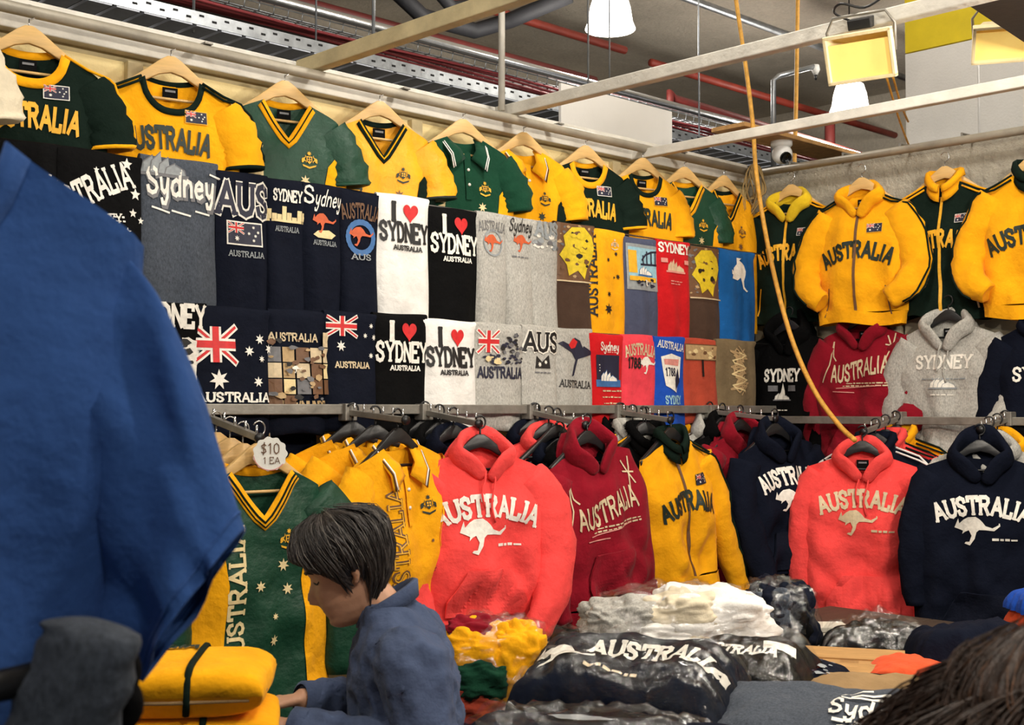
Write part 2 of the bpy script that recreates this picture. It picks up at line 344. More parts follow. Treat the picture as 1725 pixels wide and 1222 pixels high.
def conform(name, layers, fun, parent, *a, **k):
    """motifs that do not touch become prints of their own"""
    bb = []
    for polys, mat in layers:
        P = [q for p in polys for q in p]
        if P: bb.append([min(q[0] for q in P) - .004, min(q[1] for q in P) - .004, max(q[0] for q in P) + .004, max(q[1] for q in P) + .004, [(polys, mat)]])
    i = 0
    while i < len(bb):
        j = i + 1; hit = False
        while j < len(bb):
            A, B = bb[i], bb[j]
            if A[0] < B[2] and B[0] < A[2] and A[1] < B[3] and B[1] < A[3]:
                bb[i] = [min(A[0], B[0]), min(A[1], B[1]), max(A[2], B[2]), max(A[3], B[3]), A[4] + B[4]]; del bb[j]; hit = True; break
            j += 1
        if not hit: i += 1
        elif i: i = 0
    o = None
    for b_ in bb: o = conform1(name, b_[4], fun, parent, *a, **k)
    return o
def conform1(name, layers, fun, parent, off=.003, step=.03, mats=None, horizontal=False, lift=.0007):
    """lay flat print on a cloth surface: fun(x,z) gives the cloth's y (or z when horizontal)"""
    bm = bmesh.new(); ml = []
    for li, (polys, mat) in enumerate(layers):
        m = cloth(mat[6:]) if mat.startswith('cloth:') else flat(mat)
        if m not in ml: ml.append(m)
        for p in polys:
            try:
                f = bm.faces.new([bm.verts.new((q[0], -li * lift, q[1])) for q in p]); f.material_index = ml.index(m)
            except ValueError: pass
    bm.normal_update(); bmesh.ops.triangulate(bm, faces=bm.faces, ngon_method='EAR_CLIP')
    xs = [v.co.x for v in bm.verts]; zs = [v.co.z for v in bm.verts]
    for ax, vals in ((0, xs), (2, zs)):
        k = math.ceil(min(vals) / step)
        while k * step < max(vals):
            co = [0, 0, 0]; co[ax] = k * step; no = [0, 0, 0]; no[ax] = 1
            bmesh.ops.bisect_plane(bm, geom=bm.verts[:] + bm.edges[:] + bm.faces[:], plane_co=co, plane_no=no, dist=1e-5); k += 1
    for v in bm.verts:
        ly = v.co.y
        if horizontal: v.co = Vector((v.co.x, v.co.z, fun(v.co.x, v.co.z) + off - ly))
        else: v.co.y = fun(v.co.x, v.co.z) - off + ly
    for f in bm.faces:
        f.normal_update()
        if (horizontal and f.normal.z < 0) or (not horizontal and f.normal.y > 0): f.normal_flip()
    me = bpy.data.meshes.new(name); bm.to_mesh(me); bm.free()
    for m in ml: me.materials.append(m)
    o = bpy.data.objects.new(name, me); COL.objects.link(o); o.parent = parent; return o

# ------------------------------------------------------------------ hangers
_HC = {}
def hanger(label, loc, rz=0, kind='wood', group=None):
    t = thing({'wood': 'wooden_hanger', 'black': 'plastic_hanger'}[kind], label, 'hanger', loc, (0, 0, rz), group)
    if kind not in _HC:
        top = [(-.19, -.052), (-.1, .014), (-.035, .066), (-.012, .08), (.012, .08), (.035, .066), (.1, .014), (.19, -.052)]
        low = [(.19, -.078), (.1, -.018), (.035, .018), (0, .026), (-.035, .018), (-.1, -.018), (-.19, -.078)]
        if kind == 'black': top = [(x, z - .02) for x, z in top]; low = [(x, z - .012) for x, z in low]
        b = MB().extrude(top + low, -.008, .008)
        h0 = .08 if kind == 'wood' else .06
        pts = [(0, 0, h0 - .01), (0, 0, h0 + .02)] + [(.02 * math.sin(a) , 0, h0 + .042 - .022 * math.cos(a)) for a in [x * .35 for x in range(0, 13)]]
        o1 = b.build('hanger_body', WOOD() if kind == 'wood' else BLACKP(), t, bevel=.003)
        o2 = MB().tube(pts, .0022 if kind == 'wood' else .0035, 6).build('hook', CHROME() if kind == 'wood' else BLACKP(), t)
        o3 = MB().tube([(-.175, 0, -.062), (.175, 0, -.062)], .005, 6).build('trouser_bar', WOOD() if kind == 'wood' else BLACKP(), t)
        _HC[kind] = [o1, o2, o3]
    else:
        for o in _HC[kind]:
            c = o.copy(); COL.objects.link(c); c.parent = t
    return t

# ------------------------------------------------------------------ garments
def garment(name, label, cat, loc, rz=0, col='gold', fab='jersey', L=.7, sw=.2, cw=.235, hw=.24, D=.05, neck='crew', nw=.078, nd=.085, trim=None,
            sleeve='short', slL=None, slR=None, cuff=None, piping=None, prints=(), group=None, tilt=(0, 0), seed=1, A=.007, waist=None, hood=None,
            sd=.05, zipc=None, pocket=False, strings=None, label_tag=None, insert=None, hangerk='wood', hlabel=None, lite=False, skew=0, slcol=None, back_only=False):
    rnd = random.Random(seed); ph = [rnd.random() * 6 for _ in range(6)]
    t = thing(name, label, cat, loc, (tilt[0], tilt[1], rz), group)
    m = cloth(col, fab)
    def W(z):
        u = -z / L
        w_ = lerp(sw, cw, sm(0, .35, u)); return lerp(w_, hw, sm(.4, 1, u))
    def fold(x, z):
        a = .35 + .65 * sm(.1, L, -z)
        return 1.5 * A * a * (math.sin(x * 25 + ph[0] + 3 * z) + .7 * math.sin(x * 43 + ph[1] - 4 * z) + .5 * math.sin(z * 24 + 10 * x + ph[2]) + .35 * math.sin(z * 41 - 22 * x + ph[3]) + 2.6 * (.32 - abs(noise.noise(Vector((x * 7.5 + z * 2.5, z * 4.2 - x * 2, ph[0] * 5))))) * 1.6 + 1.2 * (.3 - abs(noise.noise(Vector((x * 15 - z * 6, z * 8, ph[1] * 5)))))) * .62
    def dep(z): return lerp(.022, D, sm(0, .25, -z))
    def yF(x, z):
        s_ = min(1, abs(x - skew * -z) / W(z)); return -dep(z) * (1 - s_ ** 2.6) ** .5 + fold(x, z) * (1 - s_ ** 6)
    sn = nw / sw
    def ztop(s_, front):
        a = abs(s_)
        if a >= sn: return -sd * (a - sn) / (1 - sn)
        q = a / sn
        if not front: return -.016 * (1 - q * q)
        if neck == 'v': return -nd * (1 - q)
        if neck == 'polo': return -nd * (1 - q ** 1.5)
        return -nd * (1 - q ** 2.4) ** .6
    def zbot(s_): return -L + .012 * math.sin(s_ * 3 + ph[4]) + .01 * math.sin(s_ * 7 + ph[5])
    k1 = 5 if lite else 9
    cols = [lerp(-1, -sn, i / k1) for i in range(k1)] + [lerp(-sn, sn, i / 12) for i in range(12)] + [lerp(sn, 1, i / k1) for i in range(k1 + 1)]
    nv = 16 if lite else 40; b = MB(); D = D * .6 if lite else D
    for front in (True, False):
        g = []
        for s_ in cols:
            zt, zb = ztop(s_, front), zbot(s_)
            if waist: zb = -L + .055
            c_ = []
            for i in range(nv + 1):
                z = lerp(zt, zb, i / nv); x = s_ * W(z) + skew * -z
                c_.append((x, yF(x, z) if front else dep(z) * (1 - abs(s_) ** 2.6) ** .5 * .8 + fold(x, z) * .5, z))
            g.append(c_)
        n = nv + 1
        b.add([p for c_ in g for p in c_], [(i * n + j, (i + 1) * n + j, (i + 1) * n + j + 1, i * n + j + 1) for i in range(len(cols) - 1) for j in range(nv)])
    b.build('torso', m, t)
    # sleeves
    def sleeve_mesh(sgn, path, rx, ry):
        P = spline([Vector((sgn * p[0], p[1], p[2])) for p in path], 4); k = len(P); rr = []
        for i, p in enumerate(P):
            u = i / (k - 1); d = (P[min(i + 1, k - 1)] - P[max(i - 1, 0)]).normalized()
            N = Vector((-d.z, 0, d.x)); N = N.normalized() if N.length > 1e-4 else Vector((1, 0, 0)); Bn = N.cross(d).normalized()
            q = u * (len(rx) - 1); a = min(int(q), len(rx) - 2); rX = lerp(rx[a], rx[a + 1], q - a); rY = lerp(ry[a], ry[a + 1], q - a)
            r_ = []
            for j in range(16):
                an = 2 * pi * j / 16
                f = 1 + .06 * math.sin(an * 3 + u * 9 + ph[0]) + .07 * math.sin(u * 26 + an * 2 + ph[1]) * sm(.05, .3, u) + .3 * (.3 - abs(noise.noise(Vector((math.cos(an) * 1.3, math.sin(an) * 1.3 + ph[2], u * 7 + sgn * 3)))))
                r_.append(p + N * (rX * math.cos(an) * f) + Bn * (rY * math.sin(an) * f))
            rr.append(r_)
        return rr
    if sleeve == 'short':
        dl = ([(sw - .035, 0, -.085), (sw + .01, -.005, -.15), (sw + .035, -.01, -.215), (sw + .045, -.012, -.275)], (.07, .078, .075, .07), (.03, .042, .045, .045))
    else:
        dl = ([(sw - .035, 0, -.085), (sw + .03, -.005, -.2), (sw + .055, -.01, -.34), (sw + .04, -.03, -.47), (sw + .01, -.05, -.58)], (.07, .075, .068, .058, .04), (.035, .045, .042, .04, .034))
    for sgn, sp in ((-1, slL), (1, slR)):
        if sleeve is None or sp == 'none': continue
        path, rx, ry = sp if sp else dl
        rr = sleeve_mesh(sgn, path, rx, ry)
        kc = 2 if sleeve == 'short' else 3
        if cuff:
            so = MB().rings(rr[:-kc + 1]).build('sleeve', cloth(slcol or col, fab), t)
            cf = [[q + (q - sum(r_, Vector()) / 16).normalized() * (.002 if sleeve == 'short' else -.004) for q in r_] for r_ in rr[-kc:]]
            cf.append([lerp(sum(cf[-1], Vector()) / 16, q, .8) for q in cf[-1]])
            cf.append([lerp(sum(cf[-1], Vector()) / 16, q, .3) + Vector((0, 0, .012)) for q in cf[-1]])
            MB().rings(cf, cap=True).build('cuff', cloth(cuff, fab), so)
        else:
            rr.append([lerp(sum(rr[-1], Vector()) / 16, q, .84) for q in rr[-1]])
            rr.append([lerp(sum(rr[-1], Vector()) / 16, q, .3) - (rr[-2][0] - rr[-3][0]).normalized() * .012 for q in rr[-1]])
            so = MB().rings(rr, cap=True).build('sleeve', cloth(slcol or col, fab), t)
        if piping:
            for k_, dz in enumerate(piping[1]):
                pts = [(sgn * (nw + .01), yF(sgn * (nw + .01), -.02) * .3 - .012 - dz * .3, .0 - dz), (sgn * (sw - .03), -.022 - dz * .4, -.036 - dz)]
                js = max(range(16), key=lambda j: rr[2][j].x * sgn * .8 + rr[2][j].z * .6 - rr[2][j].y * (.5 + dz * 26))
                for r_ in rr[1:-4 if sleeve == 'long' else -2]:
                    q = r_[js]
                    pts.append((q.x, q.y - .003, q.z))
                MB().tube(pts, .0045, 6).build('piping', cloth(piping[0]), t)
    if waist:
        rr = []
        for z, kx in ((-L + .06, .985), (-L + .048, .955), (-L + .0, .93)):
            r_ = []
            for j in range(44):
                an = 2 * pi * j / 44; s_ = math.cos(an); zz = z + (.012 * math.sin(s_ * 3 + ph[4]))
                yy = math.sin(an); x = s_ * W(z) * kx + skew * -z
                r_.append(Vector((x, (yF(x, z) if yy < 0 else dep(z) * .8 * (1 - abs(s_) ** 2.6) ** .5) - .004 * (1 if yy < 0 else -1) + .003 * math.sin(j * 2.6), zz)))
            rr.append(r_)
        MB().rings(rr).build('waistband', cloth(waist, fab), t)
    # necklines
    def neckpts(front, n=20):
        r_ = []
        for i in range(n + 1):
            s_ = lerp(-sn, sn, i / n); z = ztop(s_, front); x = s_ * W(z) + skew * -z
            r_.append((x, yF(x, z) if front else dep(z) * .8, z))
        return r_
    def band(front, a, c_, mat, nm='collar', prt=None, off=.004):
        P = neckpts(front); cz = (.05 if neck != 'v' else .09); q = []
        for x, y, z in P:
            if front:
                if neck == 'v':
                    dx = (-.7 if x < -1e-4 else (.7 if x > 1e-4 else 0)); dz = -.8 if abs(x) > 1e-4 else -1.25
                else:
                    d = Vector((x, z - cz)).normalized(); dx, dz = d.x, d.y
                    dz = min(dz, -.02)
            else: dx, dz = 0, .8
            row = []
            for w_ in (a, (a + c_) / 2, c_):
                X, Z = x + dx * w_, z + dz * w_
                row.append((X, (min(yF(X, Z), y) if front else y) - off * (1 if front else -1), Z))
            q.append(row)
        n = len(q); bb = MB().add([p for r_ in q for p in r_], [(i * 3 + j, i * 3 + j + 1, i * 3 + j + 4, i * 3 + j + 3) for i in range(n - 1) for j in range(2)])
        o = bb.build(nm, mat, prt or t); s_ = o.modifiers.new('thick', 'SOLIDIFY'); s_.thickness = .004; return o
    if neck in ('crew', 'v') and trim:
        o = band(True, 0, trim[0][1], cloth(trim[0][0])); band(False, -.002, trim[0][1] * .9, cloth(trim[0][0]))
        for c_, a, e in trim[1:]: band(True, a, e, cloth(c_), 'collar_stripe', o, .0075)
    if label_tag:
        o = MB().box((0, dep(-.03) * .8 - .012, -.04), (.05, .003, .036)).build('neck_label', cloth(label_tag), t, False)
        MB().box((0, dep(-.03) * .8 - .0145, -.034), (.034, .001, .007)).build('label_text', flat('ink_grey'), o, False)
    if neck == 'polo':
        for sgn in (-1, 1):
            def flap(a, e, off):
                rows = []
                for i in range(9):
                    u = i / 8; x = lerp(nw * .75, .012, u ** 1.3); z = lerp(.012, -nd * .85, u); y = lerp(.03, yF(0, -nd) - .008, min(1, u * 1.6))
                    ox = lerp(.05, .045, u) + .022 * u * u; oz = lerp(-.008, -.05, u)
                    rows.append([Vector((sgn * (x + ox * k), y - off - .014 * math.sin(k * pi * .6), z + oz * k + .012 * (1 - u) * math.sin(k * pi))) for k in (a, lerp(a, e, .33), lerp(a, e, .67), e)])
                bb = MB().rings(rows, closed=False); return bb
            o = flap(0, 1, .004).build('collar', cloth(col, fab), t); s_ = o.modifiers.new('thick', 'SOLIDIFY'); s_.thickness = .004
            if trim:
                for c_, a, e in trim:
                    q = flap(a, e, .0085).build('collar_stripe', cloth(c_), o); s_ = q.modifiers.new('thick', 'SOLIDIFY'); s_.thickness = .002
        bb = [rect(-.014, -nd - .15, .014, -nd * .6)]
        o = conform('placket', [(bb, 'cloth:' + col)], yF, t, .006)
        MB().add([], []) if False else None
        for z in (-nd - .03, -nd - .09):
            MB().lathe([(0, .003), (.006, .002), (.006, -.002)], 10).build('button', flat('ink_white'), o, loc=(0, yF(0, z) - .008, z)).rotation_euler = (pi / 2, 0, 0)
    if neck == 'stand':
        cm = cloth(trim[0][0] if trim else col, fab); rows = []
        for i in range(25):
            a = -pi / 2 + .1 + (2 * pi - .2) * i / 24
            r_ = []
            base = -nd * .95 * max(0, -math.sin(a)) ** 1.6
            for h, f in ((-.012, 1.1), (.012, 1.06), (.04, .98), (.062, .95), (.058, 1.04), (.03, 1.12)):
                r_.append(Vector((nw * f * math.cos(a), (.05 if math.sin(a) < 0 else .034) * f * math.sin(a), base + h)))
            rows.append(r_)
        o = MB().rings(rows, closed=False).build('collar', cm, t); s_ = o.modifiers.new('thick', 'SOLIDIFY'); s_.thickness = .008
    if hood is not None:
        hc, up = hood; f0 = yF(0, -nd)
        def tubehood(k, zf):
            c_ = [(-.012, f0 - .012, -nd - .015), (-.055, f0 - .01, -nd * .55), (-nw - .03, -.028, -.012 + up * .2), (-nw * .75, .02, .022 + up * .8), (0, .035, .03 + up),
                  (nw * .75, .02, .022 + up * .8), (nw + .03, -.028, -.012 + up * .2), (.055, f0 - .016, -nd * .55), (.012, f0 - .02, -nd - .02)]
            return spline(c_, 4)
        P = tubehood(1, 0); n = len(P); rr = []
        for i, p in enumerate(P):
            u = i / (n - 1); d = (P[min(i + 1, n - 1)] - P[max(i - 1, 0)]).normalized()
            out = Vector((p.x, p.y - .0, 0)); out = out.normalized() if out.length > 1e-5 else Vector((0, -1, 0))
            Bn = d.cross(out).normalized(); out = Bn.cross(d).normalized()
            e = math.sin(u * pi) ** .5; a_, c_ = .009 + .011 * e, .014 + (.026 + up * .3) * e
            rr.append([p + out * (a_ * math.cos(an) * (1 + .12 * math.sin(u * 30 + 2 * an))) + Bn * (c_ * math.sin(an) * (1 + .1 * math.sin(u * 23 + an))) for an in [2 * pi * j / 14 for j in range(14)]])
        MB().rings(rr, cap=True).build('hood', cloth(hc, fab), t)
        # the hood's bag hanging down the back of the neck
        rr = []
        for i in range(9):
            u = i / 8; z = lerp(.03 + up, -.2, u); wd = .13 * math.sin(min(1, u * 1.3 + .28) * pi * .62) * (1 - .4 * u * u)
            rr.append([Vector((wd * math.cos(2 * pi * j / 16), .05 + .028 * math.sin(2 * pi * j / 16) * (1 - .3 * u) + .006 * math.sin(j * 2 + i), z)) for j in range(16)])
        MB().rings(rr, cap=True).build('hood_bag', cloth(hc, fab), t)
    if strings:
        for sgn in (-1, 1):
            pts = [(sgn * (.016 + .01 * math.sin(i * .8 + sgn)), yF(sgn * .02, -nd - .02 - i * .024) - .008 - .006 * (1 if i < 2 else 0), -nd + .005 - i * .024) for i in range(7 + sgn)]
            MB().tube(pts, .0038, 6).build('drawstring', cloth(strings), t)
    if zipc:
        o = conform('zip', [([rect(-.007, -L + .004, .007, -nd * .8)], zipc)], yF, t, .004)
    if pocket:
        pz = -L + .075
        pk = [(-.15, pz), (.15, pz), (.15, pz + .05), (.085, pz + .16), (-.085, pz + .16), (-.15, pz + .05)]
        o = conform('pocket', [([pk], 'cloth:' + col)], yF, t, .017, .012)
        s_ = o.modifiers.new('thick', 'SOLIDIFY'); s_.thickness = .008; s_.offset = -1
    if insert:
        for sgn, c_ in insert:
            p = [(sgn * W(-.25) * 1.0, -.16), (sgn * (cw - .05), -.175), (sgn * (cw - .09), -.22), (sgn * (cw - .105), -.32), (sgn * (cw - .08), -L + .02), (sgn * (hw - .0), -L + .02), (sgn * W(-.4), -.4)]
            conform('side_panel', [([p], 'cloth:' + c_)], yF, t, .003, .02)
    for nm, ly in prints: conform(nm, ly, yF, t, .004, .018)
    t['_h'] = .0
    del t['_h']
    if hangerk:
        hanger(hlabel or ('%s hanger inside the %s' % ({'wood': 'pale wooden', 'black': 'black plastic'}[hangerk], short(label))), loc, rz, hangerk)
    return t
def short(l):
    w_ = l.split(); return ' '.join(w_[:11])
def copy_tree(o, parent=None):
    c = o.copy(); COL.objects.link(c); c.parent = parent
    for ch in o.children: copy_tree(ch, c)
    return c
# ------------------------------------------------------------------ the setting
def concrete(key, col, var=.35, scale=2.2, bmp=.5):
    if key in MATS: return MATS[key]
    m, n, b = nt(key); c = lin(col); v = mapped(n)
    big = noise_n(n, v, scale, 6, .65); sp = noise_n(n, v, 38, 4, .7)
    mix = n.nodes.new('ShaderNodeMix'); mix.data_type = 'RGBA'; mix.inputs[0].default_value = .35
    n.links.new(ramp(n, big.outputs[0], [(.3, vary(c, 1 - var)), (.5, c), (.72, vary(c, 1 + var))]), mix.inputs[6])
    n.links.new(ramp(n, sp.outputs[0], [(.35, vary(c, .7)), (.65, vary(c, 1.2))]), mix.inputs[7])
    n.links.new(mix.outputs[2], b.inputs['Base Color']); b.inputs['Roughness'].default_value = .9; b.inputs['Specular IOR Level'].default_value = .2
    bump(n, b, sp.outputs[0], bmp, .02); bump(n, b, big.outputs[0], bmp, .08); MATS[key] = m; return m
ZC = 5.2
struct(MB().box((7, 5, -.06), (28, 24, .1)).build('floor', concrete('floor_screed', (120, 116, 110)), smooth=False))
struct(MB().box((7, 5, ZC + .1), (28, 24, .2)).build('ceiling', concrete('sprayed_soffit', (192, 182, 166), .3, .9), smooth=False))
struct(MB().box((7, 16.6, 2.6), (28, .2, 5.2)).build('wall_back', concrete('far_render', (120, 114, 106), .2, .8), smooth=False))
struct(MB().box((20.6, 5, 2.6), (.2, 24, 5.2)).build('wall_side', concrete('far_render', (120, 114, 106)), smooth=False))
# partition behind the left-hand display: studs, fibre panels, battens
wl = struct(MB().box((3.1, YW + .075, 1.4), (4.7, .05, 2.8)).build('wall_left', CREAMT(), smooth=False))
pm = solid('fibre_panel', (252, 228, 168), .85, var=.16, scale=3, bmp=.35, bscale=60)
bx = [.78, PL(226, 95).x, PL(700, 200).x, PL(700, 200).x + 1.19, 5.4]
for a, b in zip(bx[:-1], bx[1:]):
    for z0, z1 in ((.0, 1.39), (1.4, 2.74)):
        MB().box(((a + b) / 2, YW + .03, (z0 + z1) / 2), (b - a - .012, .03, z1 - z0)).build('panel', pm, wl, False, bevel=.002)
for x in bx[:-1]: MB().box((x, YW + .003, 1.37), (.055, .03, 2.74)).build('batten', CREAMT(), wl, False, bevel=.003)
# its timber head rails
struct(MB().beam((.7, YW - .0, 2.80), (5.42, YW, 2.80), .05, .075).build('trim_1', WPAINT(), smooth=False, bevel=.004))
struct(MB().beam((.7, YW + .06, 2.86), (5.42, YW + .06, 2.86), .05, .04).build('trim_2', WPAINT(), smooth=False, bevel=.004))
# right-hand wall: raw concrete over cream boarding
wr = struct(MB().box((XC + .06, 2.1, 1.42), (.1, 3.5, 2.84)).build('wall_right', concrete('raw_concrete', (168, 162, 148), .35, 3), smooth=False))
for k, (y0, y1) in enumerate(((3.77, 2.95), (2.93, 2.11), (2.09, 1.27), (1.25, .45))):
    MB().box((XC - .005, (y0 + y1) / 2, 1.05), (.03, y0 - y1, 2.06)).build('panel', solid('cream_board', (226, 212, 182), .8, var=.2, scale=3), wr, False, bevel=.002)
# pipe along the left wall that the top row hangs from, strapped to the rail
YP, ZP = 3.70, 2.80
t = thing('hanging_pipe', 'long grey steel pipe carrying the top row of tees along the left wall', 'pipe', (0, 0, 0))
MB().tube([(.8, YP, ZP), (5.3, YP, ZP)], .019, 12).build('tube', solid('painted_pipe', (178, 170, 154), .5, .2, var=.3), t)
for x in (1.3, 2.15, 3.0, 3.85, 4.7): MB().beam((x, YP - .02, ZP + .022), (x, YW, ZP + .022), .03, .006).build('strap', DULL(), t, False)
t = thing('hanging_pipe', 'grey pipe with clips along the top of the concrete right wall', 'pipe')
a = PR(1272, 303, .08); ZR = 2.80
MB().tube([(XC - .1, 3.75, ZR), (XC - .1, .6, ZR)], .019, 12).build('tube', solid('painted_pipe', (178, 170, 154)), t)
for y in (3.5, 3.2, 2.9, 2.6, 2.3, 2.0): MB().tube([(XC - .1, y, ZR - .022), (XC - .1, y, ZR + .03), (XC + .02, y, ZR + .035)], .006, 6).build('clip', DULL(), t)
# white frame bars running out from the left wall
for px, py, nm, mt, w_, h_ in ((512, 112, 'greyish timber bar leaving the left wall above the green v-neck jersey', CREAMT(), .045, .055),
                       (845, 192, 'long white bar carrying the work light, passing below the bell lamp', WPAINT(), .045, .048), (1062, 262, 'white bar nearest the corner, passing in front of the camera plank', WPAINT(), .04, .042)):
    p = PL(px, py, 0); z = 2.78 if px > 1000 else 2.85
    o = MB().beam((p.x, YW + .02, z), (p.x, -.6, z), w_, h_).build('frame_bar', mt, smooth=False, bevel=.004); tag(o, nm, 'bar', 'overhead frame bars')
BAR1 = PL(845, 192).x; BAR2 = PL(1062, 262).x
def rod(px, py, y, r, ztop=ZC, zb=None, lab='', nm='suspension_rod'):
    d = ray(px, py); p = EYE + d * (y / d.y); z0 = p.z if zb is None else zb
    o = MB().tube([(p.x, y, z0), (p.x, y, ztop)], r, 8).build(nm, STEEL() if r < .012 else WPAINT()); return tag(o, lab, 'rod', 'ceiling suspension rods')
rod(845, 186, YW - .05, .014, lab='thick white rod dropping to the bar beside the cable tray')
rod(628, 120, 4.9, .006, lab='thin steel rod crossing the greyish timber bar')
rod(690 - 60, 150, 5.25, .005, lab='thin steel rod reaching the far side of the tray, left of the thick rod')
rod(326, 55, 4.68, .006, lab='thin steel rod over the gold crew-neck tee')
rod(532, 85, 5.2, .005, lab='thin rod between the yellow tee and the green v-neck, behind the timber bar')
rod(991, 150, 4.34, .005, lab='thin rod holding the left end of the white sign board')
rod(1027, 165, 4.34, .004, lab='thin rod rising from the white sign board below the bell lamp')
rod(1178, 265, 4.7, .005, lab='thin rod right of the white sign board')
# ladder cable tray just behind the partition
t = thing('cable_tray', 'galvanised ladder cable tray running above the left wall', 'cable tray', (0, 0, 0), group='cable trays')
YT0, YT1, ZT = 4.62, 5.12, 3.2
for y in (YT0, YT1):
    b = MB().box((5.0, y, ZT + .028), (8.6, .006, .055)); b.build('side_rail', STEEL(), t, False)
hb = MB()
for k in range(140): hb.box((.8 + k * .06, YT0 - .0035, ZT + .025 + .014 * (k % 2)), (.022, .002, .009))
hb.build('perforations', solid('dark_hole', (30, 30, 32), .9, bmp=0), t, False, kind='stuff')
ms = None
for k in range(72):
    if ms is None: ms = MB().box((0, 0, 0), (.098, YT1 - YT0, .012)).build('rung', solid('tray_zinc', (196, 202, 214), .5, .15, var=.2), t, False); o = ms
    else: o = ms.copy(); COL.objects.link(o)
    o.location = (.8 + k * .118, (YT0 + YT1) / 2, ZT)
# wire basket tray with red cables, further back
t = thing('wire_basket_tray', 'wire basket tray with red cables hung under the ceiling', 'cable tray', group='cable trays')
YB, ZB = 5.6, 3.70
b = MB()
for k in range(100):
    x = 1.5 + k * .09; b.tube([(x, YB, ZB + .07), (x, YB + .01, ZB), (x, YB + .22, ZB), (x, YB + .24, ZB + .07)], .004, 4)
b.build('cross_wires', STEEL(), t, kind='stuff')
for y, z in ((0, .07), (.005, .035), (.02, 0), (.08, 0), (.15, 0), (.22, 0), (.235, .035), (.24, .07)):
    MB().tube([(1.4, YB + y, ZB + z), (10.6, YB + y, ZB + z)], .004, 5).build('long_wire', STEEL(), t)
for k in range(5):
    pts = [(1.4 + i * .5, YB + .05 + k * .035 + .012 * math.sin(i * 1.3 + k), ZB - .012 + .01 * math.sin(i + k)) for i in range(19)]
    o = MB().tube(pts, .009, 6).build('red_cable', solid('red_cable', (158, 62, 66), .6), t)
t = MB().tube([(1.4, YB - .03, ZB + .06), (10.6, YB - .03, ZB + .06)], .028, 14).build('conduit_pipe', solid('bright_conduit', (220, 222, 224), .25, .9, var=.1)); tag(t, 'shiny silver conduit running along the wire basket tray', 'pipe')
def pipe(pts, r, mat, label, nm='ceiling_pipe', group='ceiling pipes'):
    o = MB().tube(pts, r, 10).build(nm, mat); return tag(o, label, 'pipe', group)
RED = solid('red_pipe', (138, 50, 36), .5, var=.3)
pipe([(4, 7.08, 4.72), (8.2, 7.08, 4.72)], .035, RED, 'red sprinkler pipe running to the bell lamp at the top', 'sprinkler_pipe')
pipe([(8.6, 7.12, 4.70), (16, 7.12, 4.70)], .035, RED, 'red sprinkler pipe passing behind the yellow cord on the right', 'sprinkler_pipe')
pipe([(3, 7.25, 4.45), (8.0, 7.25, 4.45)], .035, solid('dark_red_pipe', (112, 40, 36), .6), 'dark red pipe over the wire basket tray', 'sprinkler_pipe')
pipe([(7.45, 5.98, 3.9), (7.45, 5.98, 4.02), (7.5, 5.98, 3.98), (11.5, 5.98, 3.9), (11.55, 5.98, 3.95), (11.55, 5.98, ZC)], .03, solid('dark_red_pipe', (112, 40, 36)), 'dull red pipe behind the white sign board with a stub end', 'sprinkler_pipe')
pipe([PD(1398, 300, 12), PD(1398, 190, 12)], .05, solid('dark_red_pipe', (112, 40, 36)), 'dark red upright pipe behind the camera plank', 'upright_pipe')
DK = solid('black_lagging', (40, 40, 44), .7)
pipe([PD(640, -40, 8.6), PD(712, 28, 9), PD(800, 52, 9.4), PD(860, 34, 9.4), PD(960, -8, 9.2)], .06, DK, 'black lagged pipe bending down at the top centre', 'lagged_pipe')
pipe([PD(700, -60, 8.4), PD(760, 12, 9), PD(850, 6, 9.2), PD(930, -40, 9.2)], .05, DK, 'second black lagged pipe, nearest the frame top', 'lagged_pipe')
pipe([PD(1303, 300, 7.2), PD(1303, 135, 7.2), PD(1312, 128, 7.2), PD(1372, 112, 7.4)], .015, STEEL(), 'thin grey conduit rising beside the camera plank and turning right', 'conduit')
pipe([(1.0, 5.9, 4.75), (12, 5.9, 4.75)], .03, STEEL(), 'grey conduit high above the basket tray', 'conduit')
# dark beams and ducts of the hall ceiling
struct(MB().box((6, 6.15, 3.76), (11, .5, .08)).build('trim_3', solid('dark_duct', (62, 58, 56), .8), smooth=False))
struct(MB().box((8, 9.6, 4.75), (24, .6, .9)).build('trim_4', concrete('sprayed_soffit', (170, 160, 146)), smooth=False))
struct(MB().box((13.2, 8, 4.85), (.6, 14, .7)).build('trim_5', concrete('sprayed_soffit', (170, 160, 146)), smooth=False))
t = thing('ceiling_duct', 'grey metal duct run at the top right of the ceiling', 'duct')
a = PD(1290, -30, 11); b_ = PD(1420, 50, 13)
MB().beam(a, b_, .5, .18).build('duct_body', solid('duct_metal', (112, 114, 116), .5, .4), t, False)
for k in (.25, .75): MB().beam(lerp(a, b_, k) + Vector((-.3, .3, -.11)), lerp(a, b_, k) + Vector((.3, -.3, -.11)), .05, .05).build('bracket', WPAINT(), t, False)
t = thing('smoke_detector', 'white round smoke detector on the ceiling over the sign board', 'smoke detector', PD(1108, 148, 13.2))
MB().lathe([(0, -.09), (.05, -.09), (.06, -.05), (.085, -.03), (.085, .02), (0, .02)], 16).build('body', solid('white_plastic', (232, 232, 230), .5, bmp=0), t)
t.location.z = ZC - .0
